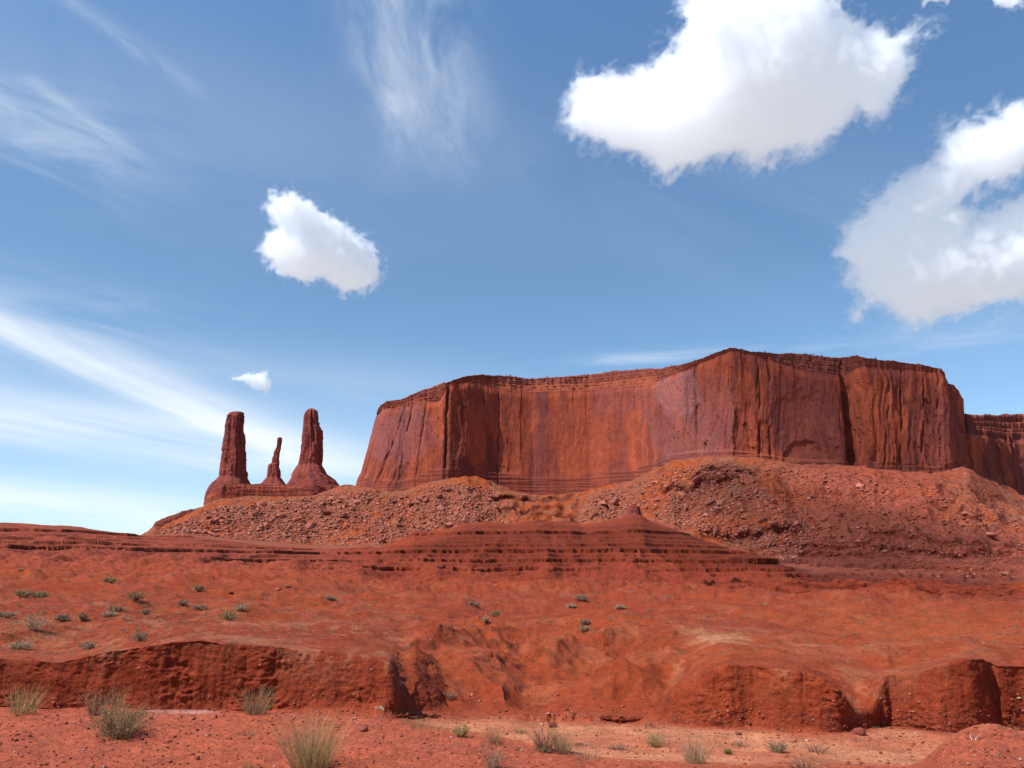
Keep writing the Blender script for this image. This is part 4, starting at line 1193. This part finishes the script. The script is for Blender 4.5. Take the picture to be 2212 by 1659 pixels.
grass(50, 1540, 70, 56, 170, [(YGREEN, .6), (STRAW, .4)], 'tan green grass tuft under the bank at the far left edge', .55)
bush(205, 1545, 70, 58, 90, REDTW, STRAW, 'reddish dry shrub under the bank left of the olive bush', .6, 5, 1.8)
grass(238, 1546, 40, 62, 70, [(STRAW, .7), (REDTW, .3)], 'thin straw tuft rising behind the olive bush', .4)
bush(258, 1592, 118, 66, 190, DKTW, OLIVE, 'dense dark olive bush on the slab at the left', 1.05, 22, 2.6)
grass(250, 1592, 100, 72, 120, [(YGREEN, .6), (OLIVE, .4)], 'upright green blades growing through the dense olive bush', .75, .8)
grass(552, 1541, 78, 60, 240, [(REDTW, .45), (STRAW, .35), (YGREEN, .2)], 'fan shaped brownish tuft in front of the middle of the left bank', .6)
grass(672, 1668, 135, 118, 420, [(YGREEN, .65), (STRAW, .35)], 'biggest tuft, yellow green, at the bottom edge below the left bank', .55, 1.0)
bush(668, 1668, 90, 60, 70, OLIVE, GREEN, 'low leafy green plant in the foot of the biggest tuft', .7, 10, 2.4)
grass(540, 1590, 36, 16, 60, [(GREEN, .7), (STRAW, .3)], 'tiny green tuft alone on the slab left of the biggest tuft', 1.0)
grass(540, 1664, 46, 14, 60, [(GREEN, 1)], 'small green tuft cut by the bottom edge left of the biggest tuft', 1.0)
bush(997, 1592, 46, 26, 110, OLIVE, YGREEN, 'low rounded yellow green shrub on the edge of the wash', 1.0, 14, 2.0)
grass(925, 1573, 90, 22, 130, [(STRAW, .6), (YGREEN, .4)], 'spreading pale grass beside the end of the left bank', .7, .8, basefrac=.45)
grass(885, 1562, 50, 16, 60, [(STRAW, .5), (YGREEN, .5)], 'short pale grass right at the foot of the end of the left bank', .7, .8, basefrac=.45)
grass(1066, 1606, 52, 42, 120, [(REDTW, .6), (STRAW, .4)], 'fine reddish tuft between the rounded shrub and the twiggy bush', .5, .7)
bush(1065, 1662, 66, 52, 80, GREY, GREY, 'grey olive wispy plant at the bottom edge in the middle', .55, 6, 1.8)
grass(1125, 1584, 30, 18, 70, [(GREEN, .7), (YGREEN, .3)], 'little bright green tuft left of the twiggy bush', .8)
bush(1178, 1622, 84, 60, 170, REDTW, REDTW, 'largest reddish twiggy bush standing on the wash edge', .75, 3, 1.5, sw=.9)
bush(1178, 1624, 60, 18, 80, DKTW, OLIVE, 'dark low mat at the foot of the twiggy bush', 1.2, 8, 2.0)
grass(1215, 1624, 54, 58, 170, [(STRAW, .7), (TAN, .3)], 'straw coloured tuft leaning against the twiggy bush', .5, .8)
grass(1262, 1640, 64, 30, 100, [(TAN, .7), (REDTW, .3)], 'pale dry tuft low to the right of the straw tuft', .8, .8, basefrac=.4)
grass(1394, 1574, 8, 26, 9, [(GREEN, 1)], 'single thin green stalk at the foot of the far bank', .15, 1.2)
bush(1335, 1620, 66, 12, 90, DKTW, GREY, 'flat mat of dark grey dead twigs in the middle of the wash edge', 1.3, 3, 1.5)
bush(1412, 1614, 46, 30, 90, STRAW, YGREEN, 'olive and straw plant right of the dead twigs', .7, 8, 1.8)
grass(1425, 1608, 40, 34, 60, [(TAN, 1)], 'faint pale tuft behind the olive and straw plant', .5, .6)
grass(1502, 1650, 60, 66, 260, [(TAN, .75), (STRAW, .25)], 'tall pale tan tuft at the bottom right of the middle', .48, .75)
bush(1573, 1630, 18, 12, 70, OLIVE, GREEN, 'very small round green shrub right of the tall pale tuft', 1.1, 14, 1.8)
bush(1597, 1613, 30, 14, 40, GREY, GREY, 'sprawling thin grey plant above the very small green shrub', 1.1, 5, 1.6)
bush(1682, 1627, 46, 24, 120, GREY, np.concatenate([GREY, OLIVE]), 'grey green rounded shrub by the pale sand strip', 1.0, 12, 1.8)
bush(1765, 1626, 70, 26, 80, REDTW, REDTW, 'sparse reddish dead bush beyond the grey green shrub', 1.0, 1, 1.4, sw=.7)
bush(1735, 1660, 110, 24, 100, REDTW, REDTW, 'wide reddish brown dead brush at the bottom edge on the right', 1.1, 3, 1.6, sw=.8)
bush(973, 1513, 30, 24, 110, GREY, GREY, 'grey twiggy shrub on the mound right of the left bank', .9, 6, 1.5, sw=.7)
bush(870, 1482, 22, 14, 60, GREY, TAN, 'little pale shrub close to the corner of the left bank', 1.0, 6, 1.5)
bush(1255, 1612, 40, 10, 60, REDTW, STRAW, 'creeping dry plant between the straw tuft and the dead twigs', 1.2, 4, 1.4)

# two flower stalks with pale heads beside the bank's corner
fp, fr = place(816, 1553); k_ = fr / F
fl = empty('flower', fp)
st_v, st_q, st_c, fxyz = blades(7, 22 * k_, 9 * k_, .35, 1.4 * k_, np.array([[.30, .30, .18]]), .05, .7)
link('stems', raw_mesh('stems', st_v, st_q, st_c), M_plant, fl)
for tip in fxyz[3][np.argsort(-fxyz[3][:, 2])[:4]]:
    hv, hq, hc = leaves((np.full((20, 3), tip[0]), np.full((20, 3), tip[1]), np.full((20, 3), tip[2]), None), 3, 2.2 * k_, np.array([[.62, .58, .44], [.55, .5, .36]]), 0, .1)
    link('flower_head', raw_mesh('flower_head', hv, hq, hc), M_plant, fl)
tag(fl, 'pale headed flower stalks at the foot of the left bank\'s corner', 'flower')
grass(2103, 1600, 26, 26, 6, [(np.array([[.62, .50, .38]]), 1)], 'bent pale dry stalks on the raised lump at the bottom right', .5, 1.1, name='dry_stalk', droop=.9)

# shrubs out on the plain
for u, v, wpx, hpx, sp, lp, lab in (
        (291, 1305, 40, 20, DKTW, OLIVE, 'dark green rounded shrub on the plain in the upper left'), (497, 1341, 42, 24, OLIVE, OLIVE, 'bright olive rounded shrub above the middle of the left bank'),
        (72, 1362, 46, 34, STRAW, TAN, 'pale tan upright shrub on the plain near the left edge'), (50, 1293, 38, 16, DKTW, OLIVE, 'left half of a pair of wide olive shrubs on the plain'), (84, 1291, 34, 14, GREY, OLIVE, 'right half of a pair of wide olive shrubs on the plain'),
        (134, 1343, 28, 14, GREY, GREY, 'round grey shrub between the pale tan shrub and its dry neighbour'), (177, 1343, 18, 18, REDTW, REDTW, 'small brown dead shrub right of the round grey shrub'),
        (12, 1334, 34, 12, GREY, GREY, 'grey shrub cut by the left edge of the picture'), (303, 1386, 36, 24, REDTW, GREY, 'pinkish grey shrub above the brink of the left bank'), (192, 1402, 34, 16, GREY, GREY, 'low grey shrub on the brink left of the pinkish grey one'),
        (42, 1402, 44, 16, GREY, TAN, 'sprawling grey shrub at the left above the bank'), (236, 1333, 30, 12, GREY, TAN, 'low grey tan shrub below the dark green rounded one'), (250, 1321, 34, 10, GREY, GREY, 'flat grey shrub just below the dark green rounded one'),
        (313, 1328, 16, 12, GREY, GREY, 'tiny grey shrub below right of the dark green rounded one'), (430, 1280, 26, 12, OLIVE, OLIVE, 'small olive shrub above the bright olive one'), (432, 1318, 30, 10, GREY, GREY, 'low grey shrub left of the bright olive one'),
        (392, 1312, 26, 10, REDTW, GREY, 'faint reddish shrub midway between the dark and the bright olive shrubs'), (236, 1260, 30, 8, DKTW, OLIVE, 'flat dark shrub far out on the plain at the left'), (520, 1318, 30, 12, STRAW, TAN, 'dry straw shrub just right above the bright olive one'),
        (1022, 1310, 30, 10, GREY, GREY, 'grey shrub clump in the gully on the middle of the plain'), (1070, 1332, 20, 14, GREY, OLIVE, 'dark shrub in the gully below the grey clump'), (1048, 1345, 16, 12, STRAW, TAN, 'tan shrub lower down in the same gully'),
        (1265, 1352, 22, 16, GREY, GREY, 'round grey shrub alone on the orange slope right of the gully'), (1262, 1362, 26, 10, STRAW, STRAW, 'straw coloured plant at the foot of the round grey shrub'), (1340, 1320, 22, 10, GREY, TAN, 'pale shrub on the plain under the rock pinnacle'),
        (1234, 1322, 20, 8, GREY, TAN, 'pale flat shrub on the plain left of the one under the pinnacle'), (1256, 1300, 34, 14, GREY, GREY, 'wide grey brush at the foot of the ledge hill'), (712, 1297, 20, 10, GREY, GREY, 'grey shrub on the plain above the far end of the left bank')):
    bush(u, v, wpx, hpx, 80, sp, lp, lab, 1.05, 9, 2.4, sw=.9)
# small far shrubs: copies of a few
far_protos = []
for i, (sp, lp) in enumerate(((GREY, GREY), (DKTW, OLIVE), (STRAW, TAN), (GREY, OLIVE), (REDTW, GREY))):
    V, Q, c, xyz = blades(40, .5, .1, 1.1, .016, sp, .2, .5)
    L_ = leaves(xyz, 8, .05, lp)
    me = raw_mesh('shrub', *join((V, Q, c), L_)); me.materials.append(M_plant); far_protos.append(me)
PLAIN = [(0, 1240), (500, 1252), (800, 1275), (1000, 1285), (1000, 1320), (860, 1340), (600, 1320), (300, 1380), (0, 1385)]
PLAIN2 = [(950, 1285), (1450, 1290), (1700, 1320), (2212, 1320), (2212, 1400), (1700, 1370), (1300, 1370), (1000, 1340)]
for poly, nn, lab in ((PLAIN, 150, 'small dry shrub dotted on the plain left of the ledge hill'), (PLAIN2, 75, 'small dry shrub dotted on the slope below the ledge hill')):
    us = [q[0] for q in poly]; vs = [q[1] for q in poly]; n_ = 0
    while n_ < nn:
        u = prg.uniform(min(us), max(us)); v = min(vs) + (max(vs) - min(vs)) * prg.uniform(0, 1) ** 1.3
        if not in_poly(u, v, poly): continue
        p, r = place(u, v); px = prg.uniform(5, 15); s = px / F * r
        o = bpy.data.objects.new('shrub', far_protos[prg.integers(0, 5)]); COL.objects.link(o)
        o.location = p; o.scale = (s, s, s * prg.uniform(.6, 1.0)); o.rotation_euler = (0, 0, prg.uniform(0, 6.28))
        tag(o, lab, 'shrub', 'small shrubs on the plain'); n_ += 1
# dark junipers on the rims of the mesa
capr = main_cap
for i in range(46):
    u = prg.uniform(1085, 1520) if i < 34 else prg.uniform(1650, 1900)
    j = int(np.argmin(np.abs(main_ut - u))); k = prg.integers(70, 89)
    if not np.isfinite(main_ut[j]): continue
    q = capr[k, j]; s = prg.uniform(1.6, 4.2)
    o = bpy.data.objects.new('shrub', far_protos[1]); COL.objects.link(o)
    o.location = np.array(q); o.scale = (s, s, s * 1.2); o.rotation_euler = (0, 0, prg.uniform(0, 6.28))
    tag(o, 'dark juniper shrub dotted along the top of the big mesa', 'shrub', 'dark shrubs on the mesa top')
# sparse dry grass hairs
pts = []
for i in range(2600):
    u = prg.uniform(-10, 2220); v = prg.choice([prg.uniform(1280, 1400), prg.uniform(1330, 1420), prg.uniform(1545, 1650)], p=[.45, .35, .2])
    if v < 1420 and u > 900 and prg.uniform() < .55: continue
    if v > 1500 and (u < 870 and prg.uniform() < .7): continue
    pts.append(place(u, v))
sets = []
for p, r in pts:
    V, Q, c, _ = blades(int(prg.integers(6, 16)), prg.uniform(4, 10) * r / F, 5 * r / F, .7, .5 * r / F, TAN * .7 if prg.uniform() < .7 else GREY * .8, .4, seg=2)
    sets.append((V + p, Q, c))
V, Q, c = join(*sets)
tag(link('dry_grass', raw_mesh('dry_grass', V, Q, c), M_plant), 'sparse pale dry grass scattered over the plain', 'grass', kind='stuff')


# ------------------------------------------------------------------ clouds
def volume_mat(name, dens, g=0.0):
    m = bpy.data.materials.new(name); m.use_nodes = True; t = m.node_tree
    for n_ in list(t.nodes):
        if n_.type == 'BSDF_PRINCIPLED': t.nodes.remove(n_)
    v = N(t, 'ShaderNodeVolumeScatter'); v.inputs['Color'].default_value = (1, 1, 1, 1)
    v.inputs['Density'].default_value = dens; v.inputs['Anisotropy'].default_value = g
    t.links.new(v.outputs[0], t.nodes['Material Output'].inputs['Volume'])
    return m


M_core = volume_mat('cloud_core', 0.0060, -0.3)
M_body = volume_mat('cloud_body', 0.0060, -0.3)
M_fringe = volume_mat('cloud_fringe', 0.0030, -0.3)


M_sc = volume_mat('cloud_small_core', 0.014, -0.3); M_sb = volume_mat('cloud_small_body', 0.016, -0.3); M_sf = volume_mat('cloud_small_fringe', 0.008, -0.3)


def cloud_mesh(name, field, vox, origin, zr):
    gd = openvdb.FloatGrid(1e3)
    f = np.pad(-field, 1, constant_values=vox * 4).astype(np.float32)
    gd.copyFromArray(np.ascontiguousarray(f))
    Pv, Qv = gd.convertToQuads(0.0)
    Pv = (Pv - 1) * np.array([vox, vox, vox * zr]) + origin
    Qv = np.asarray(Qv).astype(np.int64)
    me = raw_mesh(name, Pv, Qv, smooth=True)
    n0 = np.array(me.polygons[0].normal[:])
    # outward orientation: signed volume must be positive
    a, b, c_ = Pv[Qv[:, 0]], Pv[Qv[:, 1]], Pv[Qv[:, 2]]; d_ = Pv[Qv[:, 3]]
    vol = np.einsum('ij,ij->i', a, np.cross(b, c_)).sum() + np.einsum('ij,ij->i', a, np.cross(c_, d_)).sum()
    if vol < 0: me.flip_normals()
    return me


def cloud(label, polys, holes, dist, vox, R, amp, seed, lam, core_in=0.35, frame=None, group=None, fringe=True, zr=1.8, mats=(M_core, M_body, M_fringe)):
    """polys: rough outlines (u, v); the body swells in depth from that outline, billows are fractal"""
    al = [p for q in polys for p in q]
    uc = (min(p[0] for p in al) + max(p[0] for p in al)) / 2; vc = (min(p[1] for p in al) + max(p[1] for p in al)) / 2
    c = raydir(uc, vc).normalized() if frame is None else frame[0]
    rx = c.cross(Vector((0, 0, 1))).normalized(); up = rx.cross(c).normalized()

    def loc(p):
        if frame is not None: return (p[0], p[1])
        d = raydir(*p); d = d * (dist / d.dot(c)) - c * dist
        return (d.dot(rx), d.dot(up))
    pls = [np.array([loc(p) for p in q]) for q in polys]
    hol = [np.array([loc(p) for p in q]) for q in holes]
    allp = np.concatenate(pls)
    pad = amp * 2.2
    x0, y0 = allp.min(0) - pad; x1, y1 = allp.max(0) + pad
    xs = np.arange(x0, x1, vox); ys = np.arange(y0, y1, vox)
    GX, GY = np.meshgrid(xs, ys, indexing='ij')
    wx = amp * .6

    def sdf(pl):
        d = np.full(GX.shape, 1e9); ins = np.zeros(GX.shape, bool)
        for i in range(len(pl)):
            a, b = pl[i - 1], pl[i]; e = b - a
            t = np.clip(((GX - a[0]) * e[0] + (GY - a[1]) * e[1]) / (e @ e + 1e-9), 0, 1)
            d = np.minimum(d, np.hypot(GX - a[0] - t * e[0], GY - a[1] - t * e[1]))
            cr = ((a[1] > GY) != (b[1] > GY)) & (GX < (b[0] - a[0]) * (GY - a[1]) / (b[1] - a[1] + 1e-12) + a[0])
            ins ^= cr
        return np.where(ins, d, -d)
    D = np.max([sdf(q) for q in pls], axis=0)
    for q in hol: D = np.minimum(D, -sdf(q))
    Din = R * (1 - np.exp(-np.clip(D, 0, None) / R)) + np.minimum(D, 0)
    zm = math.sqrt(2 * R * max(Din.max(), 1)) * 0.95 + pad
    zst = vox * zr
    zs = np.arange(-zm, zm, zst)
    f = Din[:, :, None] - (zs ** 2)[None, None] / (2 * R)
    Z3_ = zs[None, None] + 0 * f; X3 = GX[:, :, None] + 0 * f; Y3 = GY[:, :, None] + 0 * f
    sel = (f > -3.2 * amp) & (f < 3.5 * amp)
    xv, yv, zv = X3[sel], Y3[sel], Z3_[sel]
    b1 = np.zeros(f.shape, np.float32); n1 = np.zeros(f.shape, np.float32)
    bb = fbm(xv, yv, zv + seed * 500, lam, 4, None, .55, 'b')
    b1[sel] = bb
    n1[sel] = fbm(xv + 30 * bb, yv + 30 * bb, zv + seed * 900, lam * .36, 4, None, .62)
    near = 0.4 + 0.6 * np.exp(-np.clip(f, 0, None) / (R * .5))

    def closed(a):
        a[[0, -1]] = -1; a[:, [0, -1]] = -1; a[:, :, [0, -1]] = -1
        return a[:, :, ::-1]
    core = closed(f + amp * (b1 * .9 - .2) * near - core_in * amp + amp * .45 * n1)
    body = closed(f + amp * (b1 * 1.0) * near + amp * 1.3 * n1 - amp * .15)
    fr_ = closed(f + amp * 1.1 * b1 + amp * 2.6 * n1 - amp * .05)
    org = np.array([x0, y0, zs[0]])
    root = empty('cloud', Vector((0, 0, EYE)) + c * dist if frame is None else frame[1])
    from mathutils import Matrix
    root.rotation_euler = Matrix((rx, up, c)).transposed().to_euler() if False else Matrix(((rx.x, up.x, -c.x), (rx.y, up.y, -c.y), (rx.z, up.z, -c.z))).to_euler()
    og = np.array([x0, y0, -zs[-1]])
    link('core', cloud_mesh('core', core, vox, og, zr), mats[0], root)
    if fringe:
        link('body', cloud_mesh('body', body, vox, og, zr), mats[1], root)
        link('fringe', cloud_mesh('fringe', fr_, vox, og, zr), mats[2], root)
    return tag(root, label, 'cloud', group)


cloud('biggest white cloud, cut by the top edge right of the centre', [[(1228, 260), (1232, 195), (1270, 165), (1330, 165), (1400, 150), (1450, 110), (1480, 60), (1500, -60), (1780, -60), (1810, 30), (1870, 70), (1950, 72), (1990, 55), (1998, 75), (1945, 100), (1950, 160), (1925, 235), (1895, 262), (1850, 240), (1790, 300), (1745, 325), (1690, 325), (1650, 352), (1600, 330), (1500, 350), (1435, 388), (1400, 350), (1330, 318), (1260, 300)]],
      [], 3000, 5.5, 330, 34, 1.0, 130)
cloud('broken white cloud with a blue gap, cut by the right edge', [[(1815, 545), (1830, 500), (1890, 430), (1930, 395), (2010, 345), (2040, 285), (2100, 265), (2160, 240), (2300, 200), (2300, 660), (2212, 640), (2110, 668), (2030, 690), (1975, 705), (1920, 668), (1880, 660), (1845, 690), (1870, 640), (1840, 590)]],
      [[(2085, 440), (2125, 405), (2170, 385), (2212, 365), (2300, 340), (2300, 430), (2212, 430), (2150, 455), (2110, 465)]], 3000, 5.5, 260, 34, 2.0, 120)
cloud('small round white cloud alone in the blue sky above the spires', [[(570, 545), (576, 505), (600, 490), (580, 450), (585, 425), (620, 418), (650, 425), (690, 455), (740, 480), (790, 520), (820, 565), (822, 605), (790, 625), (740, 632), (700, 600), (650, 605), (600, 590)]],
      [], 3000, 4.0, 190, 20, 3.0, 75, mats=(volume_mat('cloud_mid_core', 0.010, -0.3), volume_mat('cloud_mid_body', 0.010, -0.3), volume_mat('cloud_mid_fringe', 0.005, -0.3)))
cloud('tiny torn white cloud just above the middle spire', [[(498, 818), (535, 804), (576, 804), (588, 826), (578, 850), (555, 842), (528, 826)]], [], 3200, 3.0, 28, 11, 4.0, 34, core_in=.1, mats=(M_sc, M_sb, M_sf))
cloud('small wisp of cloud at the top right corner', [[(2140, -20), (2212, -20), (2212, 15), (2180, 22), (2150, 12)]], [], 3000, 4.5, 40, 16, 5.0, 50, mats=(M_sc, M_sb, M_sf))
cloud('thin scrap of cloud at the top edge left of the corner wisp', [[(1985, -30), (2050, -30), (2040, 4), (2000, 6)]], [], 3000, 4.5, 30, 14, 6.0, 50, mats=(M_sc, M_sb, M_sf))


# clouds overhead, above the frame, whose shadows lie on the ledge hill and the right-hand slope
M_over = volume_mat('cloud_overhead', 0.007, 0.0)


def overhead(px, py, rx_, ry_, seed, label, height=900):
    c0 = Vector((px, py, 10)) + TOSUN * (height / TOSUN.z)
    poly = [(rx_ * math.cos(a) * (1 + .25 * math.sin(3 * a + seed)), ry_ * math.sin(a) * (1 + .2 * math.cos(2 * a + seed))) for a in np.linspace(0, 2 * math.pi, 14, endpoint=False)]
    cloud(label, [poly], [], 0, 8.0, 40, 22, seed, 80, frame=(Vector((0.0, 0.02, 1.0)).normalized(), c0), fringe=False, zr=1.0, mats=(M_over, None, None))


overhead(70, 235, 120, 70, 12.0, 'small cloud high overhead that shades the ledge hill')
overhead(232, 590, 92, 225, 13.0, 'long cloud high overhead that shades the right hand slope')
overhead(415, 830, 160, 85, 15.0, 'broad cloud high overhead that shades the right half of the mesa')
